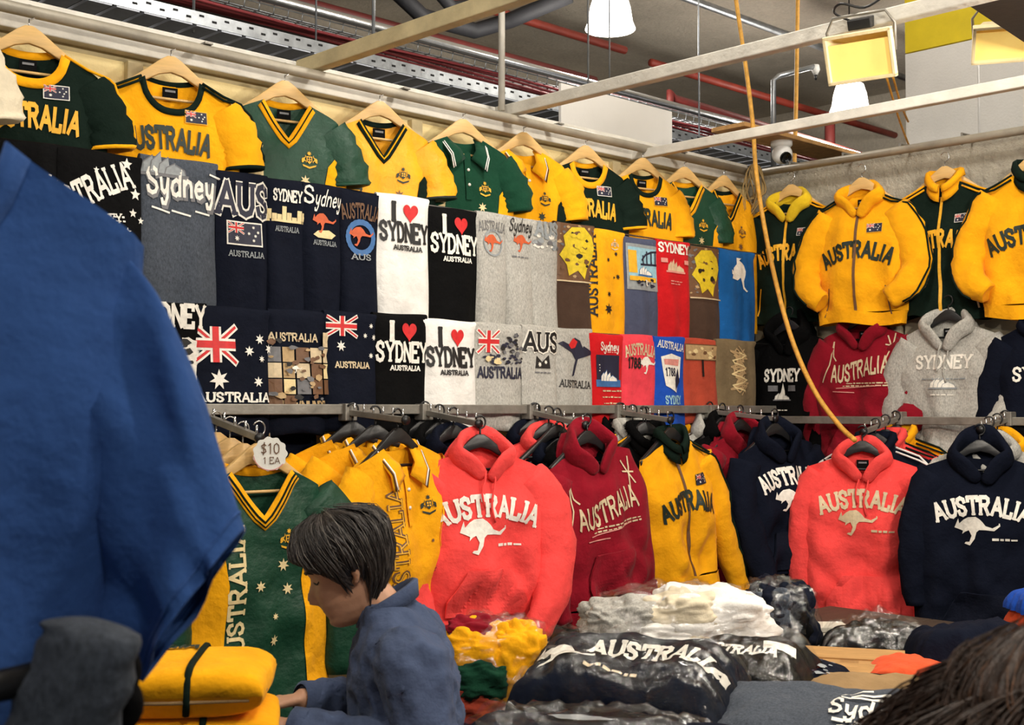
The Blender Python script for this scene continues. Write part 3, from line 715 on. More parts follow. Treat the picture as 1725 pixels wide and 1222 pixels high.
# the white sign board behind the partition
def board(name, label, p0, p1, z0, z1, th, mat, cat, group=None):
    a, b_ = Vector(p0), Vector(p1); o = MB().beam((a.x, a.y, (z0 + z1) / 2), (b_.x, b_.y, (z0 + z1) / 2), th, z1 - z0).build(name, mat, smooth=False, bevel=.003); return tag(o, label, cat, group)
WB = solid('white_board', (232, 229, 224), .6, var=.05, scale=2, bmp=.1)
p0, p1 = PL(943, 140, -.5), PL(1130, 195, -.5)
board('sign_board', 'plain white board hanging above the left wall', p0, p1, 2.7, p0.z, .02, WB, 'board')
X2 = 6.0
def seg(px): return PX(px, 100, X2).y
yA, yB, yC = seg(1527), seg(1650), seg(1800)
zt = PX(1530, 92, X2).z
for a, b_, nm in ((yA, yB + .006, 'white wall board beside the corner, under the yellow strip'), (yB - .006, yC, 'white wall board at the right edge of the picture')):
    board('wall_board', nm, (X2, a, 0), (X2, b_, 0), 2.2, zt, .03, solid('wall_board', (214, 212, 208), .75, var=.1, scale=3, bmp=.3, bscale=80), 'board', 'white wall boards')
board('yellow_strip', 'yellow painted board above the white wall boards', (X2, yA, 0), (X2, yC, 0), zt + .005, zt + .34, .03, solid('yellow_board', (214, 190, 24), .6, var=.12), 'board')
# cords
CORD = solid('yellow_cord', (214, 158, 62), .6, var=.3, scale=40)
t = MB().tube(spline([PD(1222, -140, 6.2), PD(1240, 0, 6.15), PD(1256, 110, 6.1), PD(1268, 206, 6.05), PD(1275, 300, 5.95), PD(1297, 430, 5.8), PD(1330, 560, 5.6), PD(1370, 655, 5.4), PD(1412, 715, 5.25), PD(1440, 742, 5.1)], 5), .011, 7).build('hanging_rope', CORD)
tag(t, 'long yellow cord slanting down to the coral hoodie by the right wall', 'rope', 'yellow ropes')
t = MB().tube(spline([PD(1345, -60, 6.9), PD(1343, 60, 6.9), PD(1341, 180, 6.9), PD(1338, 292, 6.8)], 4), .012, 7).build('hanging_rope', CORD); tag(t, 'upright yellow cord behind the camera plank', 'rope', 'yellow ropes')
for a, b_, l in (((1493, 128, 5.2), (1534, 252, 6.0), 'thin yellow cord hanging left of the white wall boards'), ((1504, 128, 5.2), (1530, 205, 5.8), 'thin frayed yellow string beside the bell lamp and the boards')):
    t = MB().tube(spline([PD(*a), lerp(PD(*a), PD(*b_), .5) + Vector((0, 0, -.02)), PD(*b_)], 4), .005, 5).build('hanging_rope', CORD); tag(t, l, 'rope', 'yellow ropes')
# tangle of straw-coloured string at the corner
rr = random.Random(5)
t = thing('string_tangle', 'tangle of frayed straw-coloured string tied at the corner of the pipes', 'string', PL(1270, 330, .16))
for k in range(14):
    a = rr.random() * 6; MB().tube(spline([(0, 0, .16), (.05 * math.cos(a), .03 * math.sin(a), .1 + .04 * rr.random()), (.06 * math.cos(a + 1), .03 * math.sin(a), .02), (.04 * math.cos(a * 2), .03, -.1 * rr.random())], 4), .004, 5).build('strand', solid('straw', (150, 124, 78), .9), t)
# plank with security camera
def plank(nm, label, a, b_, wd, th, mat): return tag(MB().beam(a, b_, wd, th).build(nm, mat, smooth=False, bevel=.003), label, 'plank')
pz = 2.97; pa = PZ(1226, 214, pz); pb = PZ(1478, 268, pz); pb.y = pa.y
plank('wooden_plank', 'raw chipboard plank holding the security camera', pa, pb, .2, .022, solid('chipboard', (182, 138, 84), .8, var=.3, scale=30))
cpos = PZ(1326, 240, pz - .02); cpos.y = pa.y - .02; cpos.z = pz - .011
t = thing('security_camera', 'white turret security camera mounted under the plank', 'camera', cpos, (0, 0, math.radians(-30)))
WP = solid('white_plastic', (232, 232, 230), .5)
MB().lathe([(0, 0), (.055, 0), (.055, -.018), (.046, -.03), (0, -.03)], 20).build('base', WP, t)
MB().lathe([(0, .052)] + [(.052 * math.sin(a), .052 * math.cos(a)) for a in (.3, .6, .9, 1.2, 1.5, 1.8, 2.1)] + [(.03, -.044), (0, -.044)], 20).build('turret', WP, t, loc=(0, -.005, -.065)).rotation_euler = (math.radians(-62), 0, 0)
o = MB().lathe([(0, 0), (.024, 0), (.026, .006), (.03, .006), (.03, -.01), (0, -.01)], 18).build('lens', solid('lens_black', (12, 12, 14), .1, bmp=0), t, loc=(0, -.045, -.09)); o.rotation_euler = (math.radians(118), 0, 0)
# small white bracket lamp / sensor
t = thing('ceiling_sensor', 'small white sensor hanging at the end of the grey conduit', 'sensor', PD(1374, 118, 7.4))
MB().lathe([(0, .03), (.02, .03), (.026, 0), (.012, -.03), (0, -.03)], 12).build('body', WP, t); MB().lathe([(0, -.03), (.01, -.03), (.006, -.06), (0, -.06)], 10).build('tip', BLACKP(), t)
# bell lamps
BELL = solid('lit_diffuser', (255, 250, 240), .3, bmp=0, var=0, emit=((255, 246, 232), 9.0))
def bell(loc, label, k=0):
    t = thing('bell_lamp', label, 'lamp', loc, group='bell lamps of the hall')
    MB().lathe([(.0, .23), (.07, .23), (.115, .2), (.14, .12), (.155, .02), (.175, -.03), (.172, -.035), (.15, -.03), (0, -.03)], 28).build('diffuser', BELL, t)
    MB().lathe([(0, .33), (.045, .33), (.06, .3), (.06, .23), (0, .23)], 18).build('cap', STEEL(), t)
    MB().tube([(0, 0, .33), (0, 0, ZC - loc[2])], .006, 6).build('suspension_cable', BLACKP(), t)
    d = bpy.data.lights.new('bell_light', 'POINT'); d.energy = BELL_W; d.color = (1, .95, .87); d.shadow_soft_size = .17
    l = bpy.data.objects.new('bell_light', d); COL.objects.link(l); l.parent = t; l.location = (0, 0, -.26)
    return t
p1 = PD(1028, 42, 8.7); p2 = PD(1432, 182, 10.9)
bell(p1, 'large glowing bell lamp at the top centre of the picture'); bell(p2, 'glowing bell lamp under the yellowed work light')
for x, y, l in ((3.37, 2.4, 'bell lamp above the table in front of the display'), (.2, 2.4, 'bell lamp above the left end of the display'), (3.37, -.8, 'bell lamp behind the viewer on the right'), (.2, -.8, 'bell lamp behind the viewer on the left'), (6.6, 2.4, 'bell lamp above the right-hand wall')):
    bell(Vector((x, y, 4.3)), l)
# work lights on the frame bars
def floodlight(loc, rot, label, watts=0, aim=None):
    t = thing('work_light', label, 'work light', loc, rot, 'work lights on the overhead bars'); t.scale = (.85, .85, .85)
    fr = solid('cream_enamel', (236, 218, 172), .5, var=.2)
    b = MB()
    for dx, dz, sx, sz in ((0, .085, .26, .014), (0, -.085, .26, .014), (-.123, 0, .014, .18), (.123, 0, .014, .18)): b.box((dx, -.05, dz), (sx, .03, sz))
    b.build('front_frame', fr, t, False, bevel=.003)
    MB().add([(-.118, -.045, -.08), (.118, -.045, -.08), (.118, -.045, .08), (-.118, -.045, .08), (-.08, .05, -.05), (.08, .05, -.05), (.08, .05, .05), (-.08, .05, .05)],
             [(0, 1, 5, 4), (1, 2, 6, 5), (2, 3, 7, 6), (3, 0, 4, 7), (4, 5, 6, 7)]).build('housing', fr, t, False)
    MB().box((0, -.047, -.012), (.232, .004, .135)).build('glass', solid('yellowed_glass', (252, 220, 128), .25, var=.12, scale=5, bmp=.05, emit=((250, 205, 110), .38)), t, False)  # faint glow added to the yellowed glass, which otherwise stands in shade
    MB().box((0, .02, .115), (.09, .06, .04)).build('junction_box', BLACKP(), t, False, bevel=.004)
    MB().tube([(-.12, 0, 0), (-.13, .0, .1), (-.1, 0, .15), (.1, 0, .15), (.13, 0, .1), (.12, 0, 0)], .006, 6).build('bracket', DULL(), t)
    MB().tube(spline([(-.04, .02, .13), (-.1, .03, .17), (-.06, .0, .2), (.02, .02, .17), (.1, .03, .2)], 5), .005, 6).build('lead', BLACKP(), t)
    if watts:
        d = bpy.data.lights.new('work_light_beam', 'AREA'); d.shape = 'RECTANGLE'; d.size = .24; d.size_y = .16; d.energy = watts; d.color = (1, .90, .76)
        l = bpy.data.objects.new('work_light_beam', d); COL.objects.link(l); l.parent = t; l.location = (0, -.075, 0); l.rotation_euler = (-pi / 2, 0, 0)
    return t
pf = PX(1455, 92, BAR1 - .02)
floodlight(pf, (math.radians(22), 0, math.radians(-78)), 'yellowed work light tied to the white bar')
pf = PD(1690, 62, 4.6); floodlight(pf, (math.radians(48), 0, math.radians(-60)), 'cream work light at the top right beside the dark board')
for k, (p, a, wt) in enumerate(FLOODS):
    d = Vector(a) - Vector(p); e = math.atan2(-d.z, math.hypot(d.x, d.y)); hd = math.atan2(d.y, d.x) + pi / 2
    floodlight(p, (e, 0, hd), ['lit work light aimed at the left wall', 'lit work light aimed at the right corner', 'lit work light aimed at the green jerseys'][k], wt)
# dark board lying across the frame bars at the top right
q = [PZ(1600, -12, 2.895), PZ(1780, 108, 2.895), PZ(1900, -10, 2.895), PZ(1700, -120, 2.895)]
up = Vector((0, 0, .03))
t = MB().add(q + [p + up for p in q], [(0, 1, 2, 3), (7, 6, 5, 4), (0, 4, 5, 1), (1, 5, 6, 2), (2, 6, 7, 3), (3, 7, 4, 0)]).build('overhead_board', solid('dark_brown_board', (34, 28, 28), .7, var=.1), smooth=False)
tag(t, 'dark brown board cutting across the top right corner', 'board')
# black-headed string nails etc: steel rail below the folded tees
# ------------------------------------------------------------------ folded tees hung in rows on the left wall
def folded_tee(label, x0, x1, ztop, h, off, col, prints=(), seed=1, fab='jersey', group='folded tees hung in rows on the left wall', th=.018, dz=0, lean=.0):
    A = PL(x0, 500, off); B = PL(x1, 500, off); w_ = B.x - A.x; r = random.Random(seed); ph = [r.random() * 6 for _ in range(4)]
    t = thing('folded_tee', label, 't-shirt', ((A.x + B.x) / 2, YW - off, ztop + dz), (0, lean, (r.random() - .5) * .05), group)
    def yF(x, z):
        a = .25 + .75 * sm(0, h, -z); e = min(1, abs(x) / (w_ / 2))
        return -th * (1 - .75 * e ** 7) - .006 * a * (math.sin(x * 30 + ph[0]) + .6 * math.sin(x * 58 + ph[1] + 5 * z)) * (1 - e ** 8) - .004 * math.sin(z * 13 + ph[2] + 6 * x) - .016 * sm(.05, h, -z) * (1 - e * e)
    nu, nv = 18, 22; b = MB(); g = []
    xs = [-w_ / 2 + w_ * i / nu for i in range(nu + 1)]
    for x in xs:
        e = .006 * math.sin(x * 20 + ph[3]); c_ = [(x, th * .6, -h * .6), (x, th * .7, -h * .3), (x, th * .7, -.02)]
        for k in range(5): a = pi * (k + .5) / 5; c_.append((x, th * .7 * math.cos(a), -.012 + .014 * math.sin(a) + e * .4))
        for j in range(1, nv + 1): z = -.012 - (h - .012) * j / nv; c_.append((x, yF(x, z), z + e * j / nv))
        c_ += [(x, 0, -h - .004 + e), (x, th * .5, -h + .02), (x, th * .6, -h * .6)]
        g.append(c_)
    n = len(g[0]); b.add([p for c_ in g for p in c_], [(i * n + j, (i + 1) * n + j, (i + 1) * n + j + 1, i * n + j + 1) for i in range(nu) for j in range(n - 1)])
    b.add(g[0][:-1], [tuple(range(n - 1))]); b.add(g[-1][:-1], [tuple(range(n - 1))])
    b.build('cloth', cloth(col, fab), t)
    for nm, ly in prints(w_) if callable(prints) else prints: conform(nm, ly, yF, t, .003, .025)
    return t
Z2, Z3 = 2.385, 1.935
O2, O3 = .19, .235
H2, H3 = .50, .42
def ilove(ink):
    def f(w_):
        k = w_ / .25
        return [('lettering', T('I', -.052 * k, -.098, .066, ink, t=.3) + T('SYDNEY', 0, -.172, .066, ink, w=w_ * .9, t=.22) + T('AUSTRALIA', .01, -.206, .017, ink, w=w_ * .55, t=.24)),
                ('heart', heart(.03 * k, -.062, .072))]
    return f
def vtxt(txt, x, z, h, w_, mat, t=.16): return T(txt, x, z, h, mat, w=w_, rot=pi / 2, t=t)
def patch(w_):
    ms = ['ink_brown', 'ink_tan', 'ink_brown', 'ink_grey', 'ink_beige', 'ink_cream']; L = []; r = random.Random(9)
    s = .054; x0 = -.125
    for i, j in [(a, c) for a in range(5) for c in range(5)]:
        if (i, j) in ((0, 0), (1, 0), (2, 0), (3, 0)) or (i > 1 and j == 4): continue
        L.append(([rect(x0 + i * s + .002, -.07 - (j + 1) * s + .002, x0 + (i + 1) * s - .003, -.07 - j * s - .002)], r.choice(ms)))
    L += scatter(0, -.2, .23, .2, 34, .014, ['ink_brown', 'ink_brown', 'ink_tan', 'ink_black', 'ink_grey'], 4)
    return [('patchwork_print', L + roo(-.02, -.2, .018, 'ink_white')), ('lettering', T('AUSTRALIA', -.02, -.105, .026, 'ink_beige', w=.19, serif=False, t=.2) + T('DOWNUNDER', .03, -.338, .03, 'ink_tan', w=.2, serif=False, t=.2))]
def bignavy(w_):
    return [('flag_print', jack(-.14, -.18, .145, .115, ground=False) + stars([(-.06, -.235, .034), (.06, -.14, .018), (.1, -.1, .018), (.14, -.13, .018), (.105, -.165, .012), (.09, -.24, .018)], 'ink_white')), ('lettering', T('AUSTRALIA', .0, -.305, .028, 'ink_white', w=.27, t=.22))]
def smallnavy(w_):
    return [('flag_print', jack(-.105, -.085, .125, .07, ground=False) + stars([(-.05, -.12, .02), (.06, -.08, .01), (.085, -.045, .01), (.1, -.085, .012), (.085, -.15, .011)], 'ink_white')), ('lettering', T('AUSTRALIA', .0, -.195, .02, 'ink_beige', w=.15, t=.22))]
def lab(s): return s
GW = 'folded tees hung in rows on the left wall'
ROW2 = [
 ('black folded tee with slanted white lettering at the far left, behind the blue tee', -40, 96, 'black', lambda w_: [('lettering', T('AUSTRALIA', -.05, -.14, .06, 'ink_white', w=.36, rot=-.12, t=.2, serif=False))], 0),
 ('black folded tee with AUSTRALIA lettering ringed by stars, left of the grey Sydney tee', 92, 234, 'black', lambda w_: [('lettering', T('AUSTRALIA', -.03, -.16, .075, 'ink_white', w=.3, rot=.42, t=.2, wave=.008) + T('SYDNEY', .0, -.22, .026, 'ink_white', w=.12, rot=.1)),
        ('star_print', stars([(.08, -.03, .02), (.11, -.12, .02), (.1, -.18, .015), (.08, -.24, .014), (.13, -.2, .012), (-.02, -.06, .01)], 'ink_white', 5) + scrawl(.02, -.2, .12, 2, 'ink_white'))], 0),
 ('blue-grey folded tee with white Sydney script under opera house sails', 232, 362, 'charcoal', lambda w_: [('opera_print', opera(-.06, -.055, .085, 'ink_steel', 'ink_grey')), ('lettering', T('Sydney', .005, -.128, .082, 'ink_grey', w=w_ * .86, serif=False, t=.26) + T('Sydney', 0, -.12, .08, 'ink_white', w=w_ * .84, serif=False, t=.17) + LINES([[(-.1, -.165), (-.04, -.178)], [(-.03, -.17), (.03, -.182)], [(.05, -.165), (.1, -.172)], [(.1, -.04), (.15, -.05)]], .006, 'ink_white'))], .03),
 ('navy folded tee with outlined AUS letters and a waving flag', 360, 447, 'navy', lambda w_: [('lettering', T('AUS', 0, -.14, .1, 'ink_white', w=w_ * .96, t=.34) + T('AUS', 0, -.14, .1, 'ink_navy', w=w_ * .96, t=.2) + T('AUSTRALIA', .005, -.282, .018, 'ink_steel', w=.13)), ('flag_print', flag(0, -.205, .125))], 0),
 ('navy folded tee with SYDNEY over a white skyline', 445, 510, 'navy', lambda w_: [('lettering', T('SYDNEY', 0, -.075, .036, 'ink_white', w=w_ * .72, t=.22) + T('AUSTRALIA', 0, -.18, .017, 'ink_steel', w=w_ * .6)), ('skyline_print', [([rect(-.1 + i * .02, -.14, -.082 + i * .02, -.125 + .02 * math.sin(i * 1.9) * math.sin(i * .35) + .012) for i in range(10)] + [rect(-.105, -.148, .105, -.14)], 'ink_cream')])], 0),
 ('navy folded tee with Sydney script and an orange kangaroo', 506, 571, 'navy', lambda w_: [('lettering', T('S', -.06, -.07, .058, 'ink_white', serif=False, t=.14) + T('ydney', .02, -.075, .055, 'ink_white', w=.115, serif=False, t=.13, shear=.25) + T('AUSTRALIA', 0, -.215, .016, 'ink_steel', w=.1)), ('kangaroo_print', POLY([(-.05, -.18), (-.03, -.165), (.02, -.16), (.05, -.175), (.03, -.19), (-.03, -.19)], 'ink_cream') + roo(0, -.135, .05, 'ink_rust'))], 0),
 ('navy folded tee with a brown AUSTRALIA arch over a blue ringed kangaroo', 570, 634, 'navy', lambda w_: [('lettering', T('AUSTRALIA', 0, -.1, .05, 'ink_brown', w=w_ * .9, serif=False, t=.18, arc=.3)), ('kangaroo_print', ring(0, -.17, .055, .02, 'ink_blue') + roo(0, -.165, .05, 'ink_rust') + T('AUS', 0, -.25, .02, 'ink_steel', w=.08))], 0),
 ('white I heart SYDNEY tee in the upper row, left of the black one', 632, 719, 'white', ilove('ink_black'), .012),
 ('black I heart SYDNEY tee in the upper row, right of the white one', 718, 801, 'black', ilove('ink_white'), -.03),
 ('pale grey folded tee with thin AUSTRALIA arch over a small kangaroo disc', 800, 850, 'grey', lambda w_: [('lettering', T('AUSTRALIA', 0, -.07, .036, 'ink_grey', w=w_ * .86, t=.12, arc=.4)), ('kangaroo_print', ring(0, -.12, .05, .008, 'ink_steel') + roo(0, -.12, .05, 'ink_rust'))], -.02),
 ('pale grey folded tee with black Sydney script over an orange kangaroo', 849, 895, 'grey', lambda w_: [('lettering', T('Sydney', 0, -.06, .05, 'ink_black', w=w_ * .8, serif=False, t=.13, shear=.15) + scrawl(0, -.165, .1, 1, 'ink_grey')), ('kangaroo_print', roo(.01, -.105, .05, 'ink_rust'))], -.02),
 ('pale grey folded tee with a grey mottled AUS band beside the brown tee', 893, 936, 'grey', lambda w_: [('lettering', T('AUS', 0, -.06, .055, 'ink_steel', w=w_ * .8, t=.26)), ('mottled_print', scatter(0, -.085, w_ * .9, .05, 26, .014, ['ink_grey', 'ink_steel', 'ink_white'], 3))], -.03),
 ('dark brown folded tee with a big yellow map print, left of the gold one', 932, 999, 'brown', lambda w_: yellowmap(w_, 1), -.005),
 ('gold folded tee with dark vertical AUSTRALIA and small stars', 987, 1050, 'gold', lambda w_: [('lettering', vtxt('AUSTRALIA', -w_ * .33, -.205, .045, .34, 'ink_black', .2)), ('crest', crest(w_ * .2, -.06, .035, 'ink_beige', 'ink_brown')), ('star_print', stars([(.0, -.13, .012), (.055, -.1, .012), (.06, -.2, .014), (-.01, -.28, .014), (-.015, -.345, .026), (.035, -.205, .007)], 'ink_black'))], -.02),
 ('slate blue folded tee with a harbour picture, left of the red SYDNEY tee', 1048, 1106, 'slate', lambda w_: [('harbour_print', RECT(-w_ * .46, -.235, w_ * .46, -.03, 'ink_steel') + RECT(-w_ * .42, -.19, w_ * .42, -.045, 'ink_sky') + RECT(-w_ * .42, -.16, -w_ * .2, -.06, 'ink_gold') + LINES([[(-.01, -.1), (.02, -.075), (.06, -.06), (.1, -.055)], [(-.02, -.12), (.1, -.115)]] + [[(x, -.118), (x, -.06 - .02 * (x < .03))] for x in (.0, .03, .06, .09)], .009, 'ink_navy') + opera(.01, -.165, .055, 'ink_white', 'ink_blue') + RECT(-w_ * .42, -.195, w_ * .36, -.175, 'ink_gold') + scatter(0, -.2, w_ * .8, .03, 14, .012, ['ink_white', 'ink_navy', 'ink_black'], 6))], -.045),
 ('red folded tee with white SYDNEY over a white opera house, upper row', 1104, 1159, 'red', lambda w_: [('lettering', T('SYDNEY', 0, -.055, .04, 'ink_white', w=w_ * .9, t=.22) + scrawl(.0, -.19, .09, 2, 'ink_pink')), ('opera_print', opera(0, -.14, .07, 'ink_beige', 'ink_pink') + RECT(-.1, -.105, -.06, -.085, 'ink_pink') + RECT(.065, -.105, .1, -.085, 'ink_pink'))], -.03),
 ('dark brown folded tee with a yellow map print, left of the blue kangaroo tee', 1156, 1211, 'brown', lambda w_: yellowmap(w_, 2), -.04),
 ('bright blue folded tee with a white kangaroo by the corner', 1209, 1270, 'blue', lambda w_: [('kangaroo_print', [([place(ROO, .0, -.12, .085, -1.2), place([(-1, 0), (-.4, .5), (.3, .5), (.6, 0), (.2, -.5), (-.5, -.45)], -.01, -.1, .07, .6)], 'ink_white')])], -.035)]
def yellowmap(w_, sd):
    p = [(-.07, -.06), (-.03, -.02), (.03, -.015), (.07, -.05), (.085, -.1), (.07, -.15), (.045, -.19), (.03, -.235), (0, -.2), (-.04, -.225), (-.05, -.18), (-.085, -.14), (-.06, -.1)]
    k = w_ / .2
    return [('map_print', RECT(-w_ * .48, -.245, w_ * .48, -.005, 'ink_brown') + scatter(0, -.12, w_ * .9, .22, 46, .011, ['ink_grey', 'ink_tan', 'ink_brown'], sd) + POLY([(a * k, b) for a, b in p], 'ink_yellow') + scatter(0, -.11, w_ * .5, .14, 24, .02, ['ink_black', 'ink_brown', 'ink_yellow', 'ink_yellow'], sd + 7) + LINES([[(-w_ * .48, -.247), (w_ * .48, -.247)]], .006, 'ink_beige'))]
for k, (lb, x0, x1, col, pr, dz) in enumerate(ROW2):
    folded_tee(lb, x0, x1, Z2, H2, O2 + .004 * (k % 2), col, pr, seed=20 + k, dz=dz * .5)
ROW3 = [
 ('black folded tee with white SYDNEY lettering half hidden by the blue tee', 215, 346, 'black', lambda w_: [('lettering', T('SYDNEY', 0, -.075, .066, 'ink_white', w=w_ * .92, t=.24)), ('emblem_print', POLY([(.04, -.11), (.1, -.12), (.13, -.15), (.1, -.18), (.12, -.25), (.05, -.24)], 'ink_white') + scatter(.07, -.18, .1, .12, 18, .018, ['ink_black', 'ink_white'], 2) + RECT(.1, -.16, .15, -.125, 'ink_steel'))], .0),
 ('navy folded tee with a large union jack and star over AUSTRALIA', 322, 452, 'navy', bignavy, -.005),
 ('navy folded tee with brown picture patches reading DOWNUNDER', 450, 546, 'navy', patch, .0),
 ('navy folded tee with a small flag and stars beside the black I heart tee', 544, 631, 'navy', smallnavy, .005),
 ('black I heart SYDNEY tee in the lower row', 627, 716, 'black', ilove('ink_white'), .012),
 ('white I heart SYDNEY tee in the lower row', 710, 799, 'white', ilove('ink_black'), .0),
 ('grey folded tee with a ragged flag over dark AUSTRALIA', 797, 878, 'grey', lambda w_: [('flag_print', jack(-.115, -.115, .1, .085, ground=False) + scatter(.055, -.1, .11, .12, 46, .013, ['ink_navy', 'ink_black', 'ink_grey'], 5) + scatter(-.05, -.14, .1, .04, 14, .014, ['ink_navy', 'ink_cream'], 6)), ('lettering', T('AUSTRALIA', 0, -.212, .04, 'ink_navy', w=.23, serif=False, t=.22))], .0),
 ('grey folded tee with black outlined AUS letters', 876, 937, 'grey', lambda w_: [('lettering', T('AUS', 0, -.1, .072, 'ink_white', w=w_ * .92, t=.36) + T('AUS', 0, -.1, .072, 'ink_black', w=w_ * .9, t=.2) + scrawl(0, -.19, .09, 1, 'ink_grey')), ('emblem_print', POLY([(-.04, -.17), (-.03, -.12), (0, -.145), (.04, -.115), (.045, -.17)], 'ink_black') + stars([(-.015, -.155, .012), (.02, -.145, .01)], 'ink_white'))], .0),
 ('grey folded tee with a dark leaping kangaroo and red head, beside the red tee', 932, 994, 'grey', lambda w_: [('kangaroo_print', [([place([(-1.0, .35), (-.75, .45), (-.3, .3), (0, .62), (.3, .5), (.5, .1), (1.05, -.05), (1.1, .05), (.5, .28), (.45, -.05), (.15, -.25), (-.15, -.95), (-.3, -1.0), (0, -.3), (-.2, .0), (-.6, .15)], 0, -.1, .1)], 'ink_navy'), ([place([(-.3, .3), (0, .6), (.25, .45), (.1, .2), (-.15, .15)], -.01, -.1, .1)], 'ink_red')]), ('lettering', T('AUSTRALIA', -.01, -.245, .028, 'ink_black', w=.17, t=.15, rot=-.04))], .0),
 ('red folded tee with a blue and white opera house and scrawled words', 990, 1046, 'red', lambda w_: [('opera_print', RECT(-.075, -.2, .07, -.09, 'ink_navy') + RECT(-.08, -.225, .08, -.195, 'ink_blue') + opera(0, -.2, .06, 'ink_white', 'ink_blue')), ('lettering', T('Sydney', .01, -.07, .034, 'ink_white', w=.11, serif=False) + scrawl(.02, -.08, .1, 1, 'ink_pink', seed=3) + scrawl(-.03, -.135, .06, 3, 'ink_white', seed=4) + scrawl(.02, -.245, .14, 3, 'ink_beige', seed=5, gap=.026))], -.015),
 ('bright pink folded tee with white AUSTRALIA arch and kangaroo', 1043, 1101, 'pinkred', lambda w_: [('lettering', T('AUSTRALIA', 0, -.085, .045, 'ink_beige', w=w_ * .86, t=.2, arc=.35) + T('1788', -.045, -.145, .042, 'ink_black', w=.08, t=.22)), ('kangaroo_print', roo(.045, -.13, .055, 'ink_white'))], -.01),
 ('royal blue folded tee with a white shield and curved lettering', 1098, 1151, 'royal', lambda w_: [('lettering', T('AUSTRALIA', 0, -.055, .03, 'ink_white', w=w_ * .8, t=.18, rot=-.1) + T('SYDNEY', 0, -.3, .034, 'ink_sky', w=w_ * .5, t=.22)), ('shield_print', POLY([(-.07, -.09), (0, -.075), (.07, -.09), (.06, -.18), (.02, -.25), (-.05, -.22)], 'ink_white') + POLY([(-.055, -.1), (.055, -.1), (.05, -.13), (-.05, -.125)], 'ink_pink') + T('1788', -.01, -.175, .034, 'ink_navy', w=.07, t=.2) + POLY([(.045, -.14), (.055, -.2), (.015, -.24), (.02, -.19)], 'ink_navy'))], -.01),
 ('rust red folded tee with a beige sign-shaped print', 1146, 1207, 'rust', lambda w_: [('sign_print', RECT(-w_ * .44, -.1, w_ * .44, -.025, 'ink_brown') + RECT(-w_ * .42, -.095, w_ * .42, -.03, 'ink_tan') + scatter(0, -.062, w_ * .7, .05, 30, .013, ['ink_brown', 'ink_cream', 'ink_tan'], 3) + LINES([[(0, -.1), (-.004, -.17)]], .013, 'ink_black'))], -.01),
 ('olive folded tee with a golden tangled line drawing by the corner', 1203, 1270, 'olive', lambda w_: [('line_drawing', LINES([[(math.sin(i * 1.9 + s) * (.05 + .02 * math.sin(i)), -.05 - .012 * i + .02 * math.cos(i * 2.3 + s)) for i in range(17)] for s in (0, 1.3, 2.9, 4.1)], .007, 'ink_tan') + LINES([[(math.sin(i * 1.4) * .06, -.06 - .013 * i) for i in range(15)]], .006, 'ink_cream'))], -.005)]
for k, (lb, x0, x1, col, pr, dz) in enumerate(ROW3):
    folded_tee(lb, x0, x1, Z3, H3 - (0.03 if k in (9, 10, 12, 13) else 0), O3 + .005 * (k % 2), col, pr, seed=60 + k, dz=dz)
for lb, x0, x1, col, zt, h in (('dark navy folded tee hanging below the steel rail at the left', 300, 445, 'navy', 1.66, .46), ('second dark navy folded tee below the rail, left of the polos', 443, 532, 'navy', 1.66, .46),
                          ('royal blue tee hem showing below the rail', 1100, 1143, 'royal', 1.6, .16), ('rust red tee hem showing below the rail', 1141, 1200, 'rust', 1.6, .2), ('pink tee hem showing below the rail', 1055, 1100, 'pinkred', 1.6, .14)):
    folded_tee(lb, x0, x1, zt, h, .14, col, seed=int(x0))
for z, off, l in ((Z2 - .014, O2, 'thin wire the upper row of folded tees hangs over'), (Z3 - .014, O3, 'thin wire the lower row of folded tees hangs over')):
    t = thing('hanging_wire', l, 'wire'); MB().tube([(1.0, YW - off, z), (5.38, YW - off, z)], .004, 6).build('wire', CHROME(), t)
    for x in (1.02, 2.55, 3.9, 5.36): MB().tube([(x, YW - off, z), (x, YW, z)], .005, 6).build('peg', DULL(), t)
# steel rail with display arms
ZRL = 1.6; YRL = YW - .285
t = thing('wall_rail', 'dull steel rail below the rows of tees on the left wall', 'rail')
MB().beam((1.3, YRL, ZRL), (5.25, YRL, ZRL), .025, .035).build('bar', DULL(), t, False, bevel=.003)
for x in (1.6, 3.37, 4.4, 5.2): MB().beam((x, YRL, ZRL), (x, YW, ZRL), .03, .02).build('bracket', DULL(), t, False)
XRL = XC - .28
t = thing('wall_rail', 'dull steel rail on the right wall behind the hoodies', 'rail')
MB().beam((XRL, 3.5, 1.55), (XRL, 1.6, 1.55), .025, .035).build('bar', DULL(), t, False, bevel=.003)
for y in (3.3, 2.0): MB().beam((XRL, y, 1.55), (XC, y, 1.55), .03, .02).build('bracket', DULL(), t, False)
def arm(label, a, b, n=6):
    a = Vector(a); b = Vector(b); t = thing('display_arm', label, 'display arm', a, group='slanting display arms'); d = b - a
    MB().beam((0, 0, 0), d, .02, .02).build('bar', DULL(), t, False, bevel=.002)
    MB().box((0, 0, 0), (.05, .05, .06)).build('clamp', DULL(), t, False, bevel=.004)
    for k in range(n):
        p = d * ((k + .8) / n); MB().tube([p, p + Vector((0, 0, .035))], .004, 6).build('pin', CHROME(), t)
    MB().tube([d, d + d.normalized() * .01], .016, 10).build('end_cap', BLACKP(), t)
    return a, b
def armL(label, bx_, ex, ey):
    a = PL(bx_, 688, .29); a.z = ZRL - .01; e = PX(ex, ey, a.x); return arm(label, a, e)
AA = armL('slanting chromed arm with many hooks, left of the price tag', 330, 436, 738)
AB = armL('slanting arm above the gold polo shirts', 585, 682, 708)
AC = armL('slanting arm holding the front coral hoodie', 714, 805, 714)
